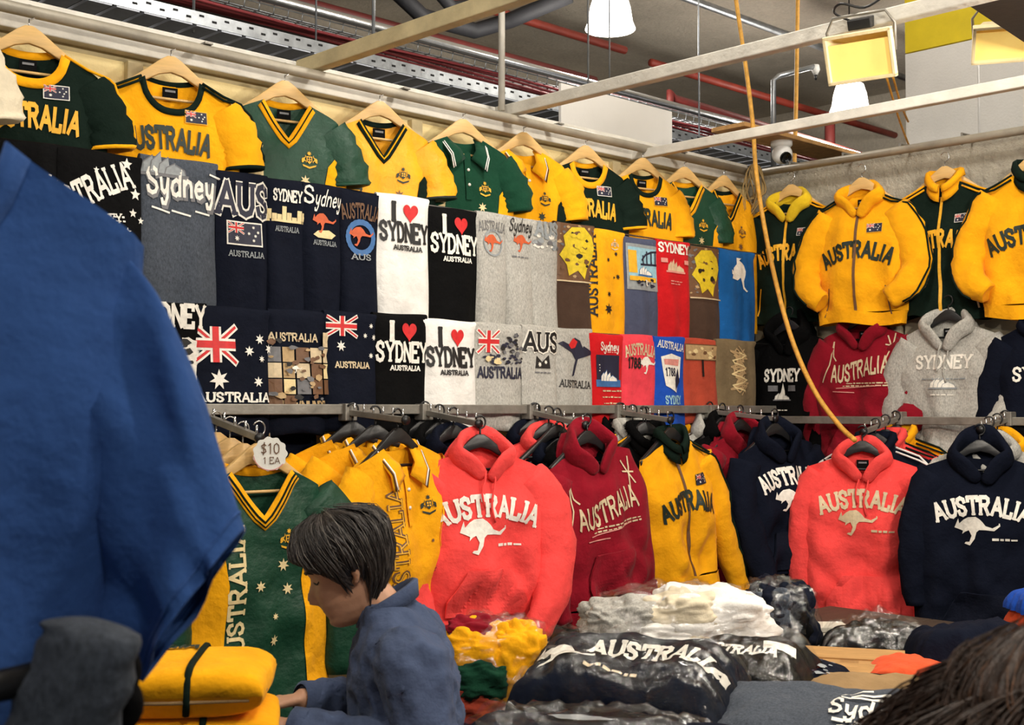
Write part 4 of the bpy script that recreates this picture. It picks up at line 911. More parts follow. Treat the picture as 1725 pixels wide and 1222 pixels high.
AD = armL('slanting arm holding the maroon scrawled hoodie', 893, 985, 716)
AE = armL('slanting arm above the gold track jacket with green collar', 1040, 1128, 708)
AF = armL('slanting arm holding the navy hoodie at the corner', 1196, 1305, 706)
def armR(label, bx_, ex, ey):
    a = PR(bx_, 706, .28); a.z = 1.56; d = ray(ex, ey); e = EYE + d * (a.y / d.y); return arm(label, a, e)
AG = armR('slanting arm with black hangers above the coral hoodie by the right wall', 1515, 1455, 728)
AH = armR('slanting arm with black hangers above the navy hoodie at the right', 1698, 1652, 724)
# ------------------------------------------------------------------ top row: jerseys on wooden hangers along the pipe
ZO = ZP - .125
def toprow(px, label, **k):
    p = PL(px, 100, .1); k.setdefault('rz', -.22)
    return garment('jersey', label, 't-shirt', (p.x, YP, ZO), group='jerseys on wooden hangers along the top of the left wall', **k)
sw_ = .2; NAR = ([(sw_ - .045, 0, -.085), (sw_ - .005, -.005, -.15), (sw_ + .015, -.01, -.215), (sw_ + .02, -.012, -.275)], (.065, .07, .068, .062), (.03, .038, .04, .04))
def aus_flag(ink, bg='ink_navy', brd='ink_white', w_=.27, x=-.01, z=-.235, cl=None):
    return [('lettering', T('AUSTRALIA', x, z, .068, ink, w=w_, serif=False, t=.25, arc=.75)), ('flag_patch', flag(.075, z + .115, .07, brd, bg))]
def crestset(ink, dark, star, tx=-.1, tl=.39, edge=None):
    L = vtxt('AUSTRALIA', tx, -.36, .052, tl, edge or ink, .3) if edge else []
    return [('lettering', L + vtxt('AUSTRALIA', tx, -.36, .05, tl, ink, .2)), ('crest', crest(.075, -.2, .042, ink if ink != 'ink_cream' else 'ink_gold', dark)),
            ('star_print', stars([(.06, -.275, .02), (-.02, -.33, .017), (.075, -.345, .018), (.03, -.42, .011), (.03, -.49, .018), (-.03, -.57, .03)], star))]
t = toprow(48, 'dark green crew-neck jersey with gold collar at the far left of the pipe', col='dkgreen', trim=[('gold', .03)], cuff='gold', piping=('gold', (0,)), label_tag='black', prints=aus_flag('ink_gold', x=.0), seed=1, nw=.09)
toprow(288, 'gold crew-neck jersey with dark collar and black AUSTRALIA, second along the pipe', col='gold', trim=[('dkgreen', .022)], cuff='dkgreen', piping=('dkgreen', (0, .014)), label_tag='black', prints=aus_flag('ink_dkgreen', brd='ink_gold', x=-.02), seed=2, nw=.09, nd=.1)
toprow(480, 'bottle green v-neck jersey with gold collar on the pipe', col='green', fab='satin', neck='v', nd=.13, nw=.085, trim=[('gold', .03), ('dkgreen', .012, .016)], label_tag='black', insert=[(1, 'gold')], prints=crestset('ink_cream', 'ink_dkgreen', 'ink_cream'), seed=3, cuff='green', slR=None)
toprow(640, 'gold v-neck jersey with dark green striped collar on the pipe', col='gold', fab='satin', neck='v', nd=.13, nw=.085, trim=[('dkgreen', .026), ('gold', .009, .014)], label_tag='black', insert=[(1, 'dkgreen')], cuff='dkgreen', prints=crestset('ink_dkgreen', 'ink_gold', 'ink_brown', edge='ink_gold'), seed=4)
toprow(780, 'bottle green polo jersey with white striped collar on the pipe', col='green', neck='polo', nd=.1, nw=.08, trim=[('white', .78, .84), ('white', .9, .96)], insert=[(1, 'gold')], prints=crestset('ink_cream', 'ink_dkgreen', 'ink_cream', tx=-.11), seed=5)
toprow(882, 'gold polo jersey with white striped collar on the pipe', col='gold', neck='polo', nd=.1, nw=.08, trim=[('white', .78, .83), ('brown', .88, .94)], insert=[(1, 'dkgreen')], prints=crestset('ink_dkgreen', 'ink_gold', 'ink_dkgreen', tx=-.13, edge='ink_gold'), seed=6)
toprow(986, 'dark green crew-neck jersey with gold AUSTRALIA in the middle of the pipe', col='dkgreen', trim=[('gold', .028)], cuff='gold', label_tag='black', prints=aus_flag('ink_gold'), seed=7)
toprow(1082, 'gold crew-neck jersey with dark collar, fourth from the corner', col='gold', trim=[('dkgreen', .022)], cuff='gold', label_tag='black', prints=aus_flag('ink_dkgreen', brd='ink_gold'), seed=8, slL=NAR, slR=NAR)
toprow(1152, 'bottle green v-neck jersey with gold collar, second from the corner', col='green', fab='satin', neck='v', nd=.13, nw=.085, trim=[('gold', .03), ('dkgreen', .012, .016)], insert=[(1, 'gold')], prints=crestset('ink_cream', 'ink_dkgreen', 'ink_cream'), seed=9, slL=NAR, slR=NAR)
toprow(1218, 'gold v-neck jersey with dark collar nearest the corner', col='gold', fab='satin', neck='v', nd=.13, nw=.085, trim=[('dkgreen', .026), ('gold', .009, .014)], prints=crestset('ink_brown', 'ink_gold', 'ink_brown', edge='ink_gold'), seed=10, rz=-.1, slL=NAR, slR='none')
p = PL(-172, 100, .2); garment('hanging_shirt', 'cream shirt cut off by the left edge of the picture', 'shirt', (p.x, YP - .16, ZO + .01), col='cream', sleeve='short', cuff='cream', seed=11, trim=[('cream', .02)], L=.6)

# ------------------------------------------------------------------ right wall: zip jackets above, hoodies below
def rightrow(px, py, label, nm, cat, off=.09, **k):
    p = PR(px, py, off); k.setdefault('rz', -pi / 2 + .04)
    return garment(nm, label, cat, (p.x, p.y, p.z), **k)
def arch(ink, w_=.3, z=-.3, h=.07, arc=.32, x=0, t=.25): return T('AUSTRALIA', x, z, h, ink, w=w_, serif=False, t=t, arc=arc)
pk = lambda ink, z=-.5: LINES([[(-.17, z - .07), (-.14, z + .06)]], .007, ink) + LINES([[(.17, z - .07), (.14, z + .06)]], .007, ink)
JK = dict(L=.61, sleeve='long', sw=.19, cw=.235, hw=.225, D=.07, A=.009)
def Sl(*pts): return pts
pocketed = ([(.165, 0, -.085), (.235, -.005, -.2), (.28, -.02, -.34), (.25, -.06, -.44), (.17, -.075, -.505)], (.07, .078, .075, .066, .045), (.04, .05, .05, .045, .036))
hangdown = ([(.165, 0, -.085), (.225, -.005, -.2), (.25, -.01, -.36), (.255, -.015, -.5), (.25, -.02, -.61)], (.07, .075, .066, .056, .042), (.04, .05, .045, .04, .034))
rightrow(1333, 338, 'dark green zip hoodie with yellow hood nearest the corner, upper row', 'zip_hoodie', 'jacket', col='dkgreen', hood=('yellowhood', 0), nd=.09, zipc='ink_gold', piping=('gold', (0, .016)), prints=[('lettering', arch('ink_gold')), ('flag_patch', flag(.1, -.17, .06)), ('pocket_piping', pk('ink_gold'))], seed=31, slL=hangdown, slR=pocketed, group='jackets on the right wall', **JK)
rightrow(1452, 328, 'gold zip hoodie with black AUSTRALIA lettering on the right wall', 'zip_hoodie', 'jacket', .17, col='gold', hood=('gold', 0), nd=.09, zipc='ink_brown', piping=('dkgreen', (0, .016)), label_tag='black', waist='gold', prints=[('lettering', arch('ink_dkgreen', .34)), ('flag_patch', flag(.09, -.17, .07, 'ink_gold')), ('pocket_piping', pk('ink_brown'))], seed=32, slL=pocketed, slR=pocketed, group='jackets on the right wall', **JK)
rightrow(1592, 310, 'dark green track jacket with gold stand collar on the right wall', 'track_jacket', 'jacket', .09, col='dkgreen', neck='stand', trim=[('gold', 0)], nd=.08, zipc='ink_gold', piping=('gold', (0, .02)), prints=[('lettering', arch('ink_gold', .3, -.29)), ('flag_patch', flag(.1, -.17, .06)), ('pocket_piping', pk('ink_beige'))], seed=33, slL=hangdown, slR=pocketed, group='jackets on the right wall', **JK)
rightrow(1742, 292, 'gold track jacket with dark green collar at the right edge', 'track_jacket', 'jacket', .15, col='gold', neck='stand', trim=[('dkgreen', 0)], nd=.08, zipc='ink_dkgreen', piping=('dkgreen', (0, .02)), waist='gold', prints=[('lettering', arch('ink_dkgreen', .34, -.3))], seed=34, slL=pocketed, slR=pocketed, group='jackets on the right wall', **JK)
HD = dict(L=.70, sleeve='long', sw=.2, cw=.25, hw=.235, D=.075, A=.014, hangerk='black')
def sydney_small(ink): return [('lettering', T('SYDNEY', 0, -.24, .055, ink, w=.19, t=.24)), ('emblem_print', RECT(-.075, -.29, -.03, -.262, 'ink_grey') + RECT(.03, -.29, .075, -.262, 'ink_grey') + opera(0, -.33, .05, ink, 'ink_grey') + POLY([(-.02, -.33), (0, -.25), (.02, -.33)], ink) + scrawl(0, -.385, .07, 1, ink))]
def scrawl_aus(ink, w_=.32, z=-.29): return [('lettering', T('AUSTRALIA', .01, z, .075, ink, w=w_ * .86, serif=False, t=.18, wave=.012, rot=.08)),
    ('sketch_print', LINES([[(-w_ * .55, z - .02), (-w_ * .45, z + .06), (-w_ * .42, z + .17), (-w_ * .4, z + .1), (-w_ * .36, z + .08)], [(w_ * .4, z + .08), (w_ * .48, z + .16), (w_ * .5, z + .2)], [(w_ * .38, z + .15), (w_ * .52, z + .14)], [(w_ * .4, z + .19), (w_ * .5, z + .1)]], .006, ink) + scrawl(.04, z - .03, w_ * .7, 2, ink, seed=2) + LINES([[(-.1, z - .05), (0, z - .045), (.12, z - .04)], [(-.12, z - .065), (-.02, z - .07)]], .004, 'ink_pink'))]
rightrow(1330, 560, 'black SYDNEY hoodie on the right wall by the corner', 'hoodie', 'hoodie', .16, col='black', fab='fleece', hood=('black', .04), nd=.09, prints=sydney_small('ink_white'), pocket=True, waist='black', seed=41, slL=hangdown, slR=hangdown, group='hoodies in the second row of the right wall', **HD)
rightrow(1455, 550, 'maroon hoodie with cream scrawled AUSTRALIA on the right wall', 'hoodie', 'hoodie', .16, col='maroon', fab='fleece', hood=('maroon', 0), nd=.09, label_tag='black', prints=scrawl_aus('ink_beige', .33, -.24), pocket=True, waist='maroon', seed=42, slL=hangdown, slR=pocketed, group='hoodies in the second row of the right wall', **HD)
rightrow(1598, 545, 'pale grey SYDNEY hoodie on the right wall', 'hoodie', 'hoodie', .16, col='grey', fab='fleece', hood=('grey', .01), nd=.1, label_tag='black', strings='grey', prints=[('lettering', T('SYDNEY', 0, -.2, .055, 'ink_white', w=.25, t=.2)), ('emblem_print', opera(0, -.285, .06, 'ink_white', 'ink_steel') + scrawl(0, -.25, .2, 1, 'ink_steel') + scrawl(0, -.32, .1, 1, 'ink_white'))], pocket=True, waist='grey', seed=43, slL=hangdown, slR=pocketed, group='hoodies in the second row of the right wall', **HD)
rightrow(1768, 545, 'navy hoodie at the right edge of the second row', 'hoodie', 'hoodie', .16, col='navy', fab='fleece', hood=('navy', 0), nd=.1, prints=[('lettering', T('SYDNEY', 0, -.24, .055, 'ink_white', w=.25, t=.2)), ('kangaroo_print', roo(0, -.3, .07, 'ink_white'))], pocket=True, waist='navy', seed=44, slL=hangdown, group='hoodies in the second row of the right wall', **HD)

# ------------------------------------------------------------------ garments hanging on the slanting arms
def onarm(A_, u, drop=.105):
    a, b = A_; p = a + (b - a) * u; return (p.x, p.y, p.z - drop)
def hooded_aus(ink='ink_white', z=-.185, w_=.37, s=.1): return [('lettering', T('AUSTRALIA', 0, z - .03, .066, ink, w=w_, t=.25, arc=.42)), ('kangaroo_print', roo(-.02, z - .095, s * .85, ink)), ('small_print', scrawl(.09, z - .135, .11, 1, ink, h=.01))]
# arm A: green jerseys with the price tag
GJ = dict(col='green', fab='satin', neck='v', nd=.13, nw=.1, trim=[('gold', .034), ('dkgreen', .013, .018), ('dkgreen', .025, .028)], L=.72, sw=.2, cw=.225, hw=.24, A=.01)
for u, lb, kw in ((.34, 'gold jersey deep on the arm behind the green v-necks', dict(col='gold', fab='satin', neck='v', nd=.13, trim=[('dkgreen', .03), ('gold', .012, .018)], sw=.2)), (.56, 'green jersey with striped gold collar behind the price-tagged jersey', dict(GJ)), (.76, 'third green jersey pressed behind the front one on the arm', dict(GJ))):
    kw = dict(kw); garment('jersey', lb, 't-shirt', onarm(AA, u, .115), rz=-.1 + .25 * (u < .5), seed=int(u * 100), lite=True, slL=None, group='jerseys on the slanting arm at the left', **kw)
longg = ([(.185, 0, -.085), (.25, -.005, -.18), (.285, -.01, -.3), (.29, -.012, -.44), (.285, -.015, -.62)], (.075, .08, .075, .07, .06), (.04, .05, .05, .05, .045))
garment('jersey', 'shiny green v-neck jersey with vertical AUSTRALIA and stars below the price tag', 't-shirt', onarm(AA, 1.0, .095), rz=-.06, prints=crestset('ink_cream', 'ink_dkgreen', 'ink_cream', tx=-.07, tl=.40), insert=[(-1, 'gold'), (1, 'gold')], sleeve='long', slL=longg, slR=longg, seed=51, group='jerseys on the slanting arm at the left', **GJ)
# price tag
e = AA[1]; tp = e + Vector((-.0, -.06, -.045))
t = thing('price_tag', 'white scalloped paper price tag reading $10 on the arm end', 'price tag', tp, (0, 0, math.radians(-30)))
MB().extrude([(.048 * (1 + .05 * math.cos(11 * a)) * math.cos(a), .048 * (1 + .05 * math.cos(11 * a)) * math.sin(a)) for a in [2 * pi * i / 66 for i in range(66)]], -.001, .001).build('card', solid('tag_paper', (238, 236, 228), .8, var=.05), t, False)
conform('lettering', T('$10', 0, .0, .03, 'ink_brown', w=.05, serif=False, t=.1) + T('1 EA', .005, -.028, .018, 'ink_brown', w=.045, serif=False, t=.12) , lambda x, z: -.002, t, .0015)
conform('red_edge', ring(0, 0, .047, .0025, 'ink_pink', a0=3.3, a1=5.6), lambda x, z: -.002, t, .001)
MB().tube(spline([(0, .0, .045), (.0, .03, .06), (0, .06, .05)], 4), .0012, 5).build('string', CHROME(), t)
# arm B: gold polos
PO = dict(col='gold', neck='polo', nd=.11, nw=.085, trim=[('white', .76, .84), ('brown', .88, .93)], L=.67, sw=.2, cw=.24, hw=.26, A=.012, hangerk='black')
for u, lb in ((.1, 'gold polo shirt deepest on the arm, half hidden'), (.5, 'gold polo shirt behind the front gold polo')):
    garment('polo_shirt', lb, 'polo shirt', onarm(AB, u, .09), rz=-.3 + .2 * u, seed=int(u * 77), lite=True, slcol='gold', group='gold polo shirts on the arm', **PO)
garment('polo_shirt', 'front gold polo shirt with vertical AUSTRALIA and dark sleeve ends', 'polo shirt', onarm(AB, .88, .09), rz=.12, tilt=(0, -.06), slR=([(.165, .01, -.085), (.21, .02, -.15), (.235, .03, -.215), (.24, .035, -.275)], (.07, .075, .07, .066), (.03, .038, .04, .04)), seed=55, group='gold polo shirts on the arm', cuff='dkgreen', insert=[(1, 'gold')], skew=.06,
        prints=[('lettering', vtxt('AUSTRALIA', -.042, -.33, .056, .4, 'ink_brown', .2) + vtxt('AUSTRALIA', -.045, -.332, .05, .4, 'ink_gold', .07)), ('crest', crest(.09, -.2, .045, 'ink_dkgreen', 'ink_gold')), ('star_print', stars([(.1, -.32, .008), (.12, -.42, .016), (.0, -.55, .024)], 'ink_brown'))], **PO)
# arm C: coral hoodie in front, dark hoodies behind
HB = dict(L=.63, sleeve='long', sw=.215, cw=.27, hw=.255, D=.085, A=.017, fab='fleece', hangerk='black')
for u, lb, c_ in ((.02, 'black fleece jacket deepest behind the coral hoodie', 'black'), (.3, 'second black jacket packed behind the coral hoodie', 'black'), (.56, 'navy fleece packed right behind the coral hoodie', 'navy')):
    garment('fleece_jacket', lb, 'jacket', onarm(AC, u, .085), rz=-.28 + .3 * u, seed=int(60 + u * 30), lite=True, col=c_, hood=(c_, 0), group='jackets packed behind the coral hoodie', **{**HB, 'cw': .24, 'sw': .2})
cl = ([(.18, 0, -.09), (.245, -.01, -.2), (.275, -.03, -.38), (.255, -.06, -.54), (.2, -.085, -.64)], (.078, .082, .078, .068, .042), (.045, .055, .05, .045, .036))
cr = ([(.18, 0, -.09), (.255, -.01, -.2), (.285, -.03, -.36), (.245, -.075, -.5), (.17, -.105, -.615)], (.078, .085, .08, .068, .044), (.045, .055, .05, .045, .036))
garment('hoodie', 'bright coral hoodie with white AUSTRALIA arch hanging at the centre', 'hoodie', onarm(AC, 1.04, .095), rz=-.30, tilt=(0, .02), col='coral', hood=('coral', .015), nd=.075, strings='coral', pocket=True, waist='coral', prints=hooded_aus(), seed=66, slL=cl, slR=cr, group='hoodies on the slanting arms', **HB)
# arm D: maroon hoodie in front
for u, lb, c_ in ((.1, 'navy zip jacket with yellow piping deepest on the maroon arm', 'navy'), (.35, 'salmon hoodie packed behind the maroon hoodie', 'coral'), (.55, 'navy hoodie sagging below the maroon hoodie', 'navy'), (.75, 'black hoodie whose hem shows under the maroon hoodie', 'black')):
    garment('hoodie', lb, 'hoodie', onarm(AD, u, .085 + .05 * (u > .5)), rz=-.5 + .3 * u, seed=int(70 + u * 30), lite=True, col=c_, hood=(c_, 0), waist=c_, piping=('gold', (0,)) if u < .2 else None, group='hoodies packed behind the maroon hoodie', **{**HB, 'cw': .25, 'sw': .2, 'L': .68 if u > .5 else .6})
garment('hoodie', 'maroon hoodie with cream scrawled AUSTRALIA hanging on an arm', 'hoodie', onarm(AD, 1.04, .08), rz=-.06, tilt=(0, -.16), col='maroon', hood=('maroon', .03), nd=.08, waist='maroon', pocket=True, prints=scrawl_aus('ink_beige', .36, -.27), seed=77, slL=hangdown, slR='none', group='hoodies on the slanting arms', skew=.03, **HB)
# arm E: gold track jacket and edge-on jackets
for u, lb, c_ in ((.05, 'black jacket with yellow edge deepest on the gold jacket arm', 'black'), (.3, 'grey fleece packed behind the gold track jacket', 'grey'), (.55, 'black track jacket behind the gold track jacket', 'black')):
    garment('track_jacket', lb, 'jacket', onarm(AE, u, .085), rz=-.4, seed=int(80 + u * 30), lite=True, col=c_, neck='stand', trim=[(c_, 0)], piping=('gold', (0,)), group='jackets packed on the arms near the corner', **{**HB, 'cw': .22, 'sw': .19})
dang = ([(.17, 0, -.09), (.235, -.005, -.22), (.275, -.01, -.38), (.32, -.015, -.54), (.375, -.02, -.7)], (.07, .072, .066, .06, .045), (.045, .05, .045, .04, .034))
garment('track_jacket', 'gold track jacket with dark green stand collar hanging on an arm', 'jacket', onarm(AE, 1.02, .09), rz=-.02, tilt=(0, -.1), col='gold', neck='stand', trim=[('dkgreen', 0)], nd=.08, zipc='ink_brown', piping=('dkgreen', (0, .016)), waist='gold', prints=[('lettering', arch('ink_dkgreen', .3, -.27)), ('flag_patch', flag(.1, -.16, .07, 'ink_dkgreen'))], seed=88, slL='none', slR=dang, group='jackets packed on the arms near the corner', **{**HB, 'fab': 'jersey', 'L': .6, 'cw': .23, 'sw': .19, 'hw': .2})
# arm F: jackets seen edge on, navy hoodie in front
for k, (u, lb, c_) in enumerate(((-.25, 'gold hooded jacket edge on between the arms near the corner', 'gold'), (.0, 'grey and navy jacket edge on beside the gold hood', 'grey'), (.2, 'black jacket edge on left of the maroon one', 'black'), (.48, 'maroon hoodie edge on behind the navy hoodie', 'maroon'))):
    garment('jacket', lb, 'jacket', onarm(AF, u, .08), rz=-.12, seed=90 + k, lite=True, col=c_, hood=(c_, .02), waist=c_, slL=hangdown, slR=hangdown, group='jackets packed on the arms near the corner', **{**HB, 'L': .64, 'cw': .22, 'sw': .19, 'hw': .2})
garment('hoodie', 'navy hoodie with white AUSTRALIA and kangaroo hanging by the corner', 'hoodie', onarm(AF, 1.0, .08), rz=-.22, tilt=(0, -.1), col='navy', hood=('navy', .02), nd=.09, waist='navy', pocket=True, prints=hooded_aus('ink_white', -.17, .3, .08), seed=95, slL=([(.18, 0, -.09), (.225, -.01, -.22), (.22, -.03, -.38), (.19, -.06, -.54), (.16, -.08, -.68)], (.075, .075, .07, .062, .042), (.045, .055, .05, .045, .036)), slR=([(.18, 0, -.09), (.24, -.01, -.22), (.26, -.03, -.38), (.275, -.05, -.54), (.3, -.06, -.72)], (.075, .075, .07, .062, .042), (.045, .055, .05, .045, .036)), group='hoodies on the slanting arms', **{**HB, 'L': .64, 'cw': .235, 'hw': .22})
# right wall arms
for u, lb, c_ in ((.1, 'gold striped jacket deepest on the right coral arm', 'gold'), (.4, 'salmon jacket behind the right coral hoodie', 'coral'), (.68, 'navy jacket with white sleeve stripe behind the right coral hoodie', 'navy')):
    garment('jacket', lb, 'jacket', onarm(AG, u, .085), rz=-pi / 2 + .35, seed=int(100 + u * 30), lite=True, col=c_, piping=('white' if c_ == 'navy' else 'dkgreen', (0, .018)), slL=hangdown, slR=hangdown, neck='stand', trim=[(c_, 0)], group='jackets packed on the right wall arms', **{**HB, 'cw': .24, 'L': .72})
cr2 = ([(.18, 0, -.09), (.25, -.01, -.22), (.29, -.03, -.4), (.275, -.04, -.56), (.24, -.05, -.7)], (.078, .085, .085, .075, .045), (.045, .055, .05, .045, .036))
garment('hoodie', 'coral hoodie with arched AUSTRALIA hanging by the right wall', 'hoodie', onarm(AG, 1.04, .095), rz=-pi / 2 + .48, col='coral', hood=('coral', .01), nd=.09, waist='coral', pocket=True, strings='coral', label_tag='black', prints=hooded_aus('ink_beige', -.185, .34, .09), seed=106, slL=hangdown, slR=cr2, group='hoodies on the slanting arms', **{**HB, 'L': .74})
for u, lb, c_ in ((.1, 'black jacket deepest on the far right arm', 'black'), (.4, 'grey hoodie with yellow collar edge on the far right arm', 'grey'), (.7, 'second grey hoodie behind the right navy hoodie', 'grey')):
    garment('hoodie', lb, 'hoodie', onarm(AH, u, .085), rz=-pi / 2 + .3, seed=int(110 + u * 30), lite=True, col=c_, hood=('gold' if u == .4 else c_, 0), waist=c_, slL=hangdown, slR=hangdown, group='jackets packed on the right wall arms', **{**HB, 'L': .74})
garment('hoodie', 'dark navy hoodie with white AUSTRALIA arch at the right of the picture', 'hoodie', onarm(AH, 1.04, .10), rz=-pi / 2 + .5, col='navy', hood=('navy', .04), nd=.09, waist='navy', pocket=True, prints=hooded_aus('ink_white', -.2, .34, .095), seed=116, slL=hangdown, slR=cr2, group='hoodies on the slanting arms', **{**HB, 'L': .78})
# spare empty hangers crowding the rail
hk = random.Random(3)
HN = 0
def spare(A_, n, lb):
    for k in range(n):
        a, b = A_; u = .08 + .85 * k / n; p = a + (b - a) * u
        hanger('%s' % lb[k], (p.x, p.y, p.z - .085), hk.random() * .7 - .5, 'black', 'spare black hangers on the arms')
spare(AD, 2, ['empty black hanger hooked on the maroon hoodie arm near the rail', 'empty black hanger hooked on the maroon hoodie arm further out'])
spare(AE, 2, ['empty black hanger hooked on the gold jacket arm near the rail', 'empty black hanger hooked on the gold jacket arm further out'])
# ------------------------------------------------------------------ tables
def table(label, x0, x1, y0, y1, z, legs=True):
    t = thing('trestle_table', label, 'table', ((x0 + x1) / 2, (y0 + y1) / 2, 0)); w_, d_ = x1 - x0, y1 - y0
    TW = solid('table_board', (72, 60, 50), .6, var=.25, scale=5, stretch=(1, 6, 1))
    n = 4
    for k in range(n): MB().box((0, -d_ / 2 + d_ * (k + .5) / n, z - .015), (w_, d_ / n - .004, .03)).build('board', TW, t, False, bevel=.002)
    for a in (-1, 1):
        for b in (-1, 1): MB().box((a * (w_ / 2 - .08), b * (d_ / 2 - .08), (z - .03) / 2), (.06, .06, z - .03)).build('leg', TW, t, False, bevel=.003)
    for a in (-1, 1): MB().box((0, a * (d_ / 2 - .08), z - .07), (w_ - .1, .03, .08)).build('apron', TW, t, False)
    return t
ZTB = .80
table('large wooden sale table covered with folded and bagged clothes', 1.98, 4.5, 1.0, 2.8, ZTB)
table('small wooden counter under the folded gold sweatshirts', .72, 1.36, 1.62, 2.22, .97)

# ------------------------------------------------------------------ folded and bagged clothes
def slab(name, label, cat, px, py, dep, w_, d_, h, rz, col, z0, fab='jersey', prints=(), wrap=False, seed=1, tilt=(0, 0), group='clothes piled on the sale table', rough=.012, bands=()):
    p = PD(px, py, dep); r = random.Random(seed); o3 = Vector((r.random() * 9, r.random() * 9, 0))
    t = thing(name, label, cat, (p.x, p.y, z0), (tilt[0], tilt[1], rz), group)
    def zT(x, y):
        u, v = min(1, abs(2 * x / w_)), min(1, abs(2 * y / d_)); e = ((1 - u ** 5) * (1 - v ** 5)) ** .42
        q = noise.noise(Vector((x * 7, y * 7, 0)) + o3); q2 = noise.noise(Vector((x * 22, y * 15, 3)) + o3)
        return h * e + (q * rough * 1.6 + abs(q2) * rough) * e
    def shell(k, dz, amp, sd):
        b = MB(); n = 60 if amp else 34; g = []
        for i in range(n + 1):
            for j in range(n + 1):
                a = math.sin((i / n - .5) * pi) ; c = math.sin((j / n - .5) * pi)
                x, y = a * w_ / 2, c * d_ / 2; z = zT(x, y)
                rim = max(abs(a), abs(c)); e = noise.noise(Vector((a * 5, c * 5, sd))) * .015 * rim
                q = amp * (abs(noise.noise(Vector((x * 9 + y * 6, y * 22, sd)))) * 1.5 + .8 * abs(noise.noise(Vector((x * 34, y * 24 - x * 9, sd)))))
                g.append(((x + e * a) * k, (y + e * c) * k, z * 1.0 + (dz + q) * min(1, 4 * (1 - rim) + .15)))
        b.add(g, [(i * (n + 1) + j, (i + 1) * (n + 1) + j, (i + 1) * (n + 1) + j + 1, i * (n + 1) + j + 1) for i in range(n) for j in range(n)])
        b.add([(q[0], q[1], min(q[2], .0)) for q in g], [(i * (n + 1) + j, i * (n + 1) + j + 1, (i + 1) * (n + 1) + j + 1, (i + 1) * (n + 1) + j) for i in range(n) for j in range(n)])
        return b
    shell(1, 0, 0, 1).build('folded_cloth', cloth(col, fab), t)
    for nm, ly in prints: conform(nm, ly, zT, t, .006, .025, horizontal=True)
    if wrap: shell(1.03, .007, .02, seed + 3).build('plastic_wrap', plastic(), t)
    return t
def bag(name, label, px, py, dep, dims, z0, lumps, seed, rz=0, group='bagged clothes on the sale table', tied=False):
    p = PD(px, py, dep); t = thing(name, label, 'plastic bag', (p.x, p.y, z0 + dims[2]), (0, 0, rz), group); r = random.Random(seed)
    def blob(c, d, amp, fr, sd, ex=.75, h3=.14):
        b = MB(); nu, nv = 96, 60; rr = []
        for i in range(nv + 1):
            a = -pi / 2 + pi * i / nv; row = []
            for j in range(nu):
                q = 2 * pi * j / nu
                sx = math.copysign(abs(math.cos(q)) ** ex, math.cos(q)); sy = math.copysign(abs(math.sin(q)) ** ex, math.sin(q)); ca = max(.002, math.cos(a)) ** ex; sz = math.copysign(abs(math.sin(a)) ** ex, math.sin(a))
                v = Vector((sx * ca, sy * ca, sz)); v2 = Vector((v.x + .5 * v.z, v.y, v.z * 1.9)); n = noise.noise(v * fr + Vector((sd, 0, 0))); n2 = abs(noise.noise(v2 * fr * 1.6 + Vector((0, sd, 0))))
                n3 = abs(noise.noise(v * fr * 5.1 + Vector((sd, sd, 0)))); k = 1 + amp * (n + .65 * n2 + h3 * n3 - .25)
                row.append(Vector((c[0] + v.x * d[0] * k, c[1] + v.y * d[1] * k, max(c[2] + v.z * d[2] * k, -dims[2]))))
            rr.append(row)
        return b.rings(rr, cap=True)
    for k, (c, d, col) in enumerate(lumps):
        blob((c[0] * dims[0], c[1] * dims[1], c[2] * dims[2]), (d[0] * dims[0] * 1.1, d[1] * dims[1] * 1.1, d[2] * dims[2] * 1.1), .26, 1.9, seed * 3 + k).build('packed_garment', cloth(col), t)
    blob((0, 0, 0), (dims[0] * .97, dims[1] * .97, dims[2] * .97), .2, 3.0, seed, h3=.32).build('plastic_film', plastic(), t)
    return t
V = math.radians(HEAD - 90)      # turned to face the viewer
bag('clothes_bag', 'clear plastic bag stuffed with gold and green jerseys beside the woman', 832, 1118, 3.25, (.15, .13, .135), ZTB, [((-.1, -.25, .2), (.75, .6, .65), 'gold'), ((-.2, -.5, -.1), (.5, .5, .45), 'green'), ((-.35, -.1, .55), (.5, .5, .4), 'maroon'), ((.4, -.4, .1), (.5, .5, .7), 'gold'), ((-.3, -.55, -.55), (.55, .4, .4), 'rust'), ((.2, .2, -.3), (.7, .7, .6), 'charcoal')], 3, V)
bag('clothes_bag', 'big clear plastic bag of pale grey fleeces behind the wrapped hoodies', 1140, 1030, 3.75, (.27, .17, .14), ZTB, [((-.35, 0, -.3), (.6, .8, .6), 'grey'), ((.3, -.2, .2), (.62, .7, .7), 'white'), ((.05, -.3, .3), (.45, .6, .55), 'cream'), ((.55, 0, -.3), (.4, .7, .55), 'grey'), ((-.1, -.5, -.2), (.5, .5, .5), 'white'), ((-.6, -.1, .2), (.45, .6, .5), 'grey')], 5, V + .15)
bag('clothes_bag', 'dark plastic bag of navy clothes right of the pale fleece bag', 1306, 1012, 3.95, (.13, .13, .135), ZTB, [((0, 0, 0), (.85, .85, .85), 'navy'), ((-.2, -.4, .25), (.5, .5, .5), 'charcoal'), ((.3, -.3, -.2), (.5, .5, .6), 'black')], 7, V)
roo_top = lambda x, y, s, ink: roo(x, y, s, ink)
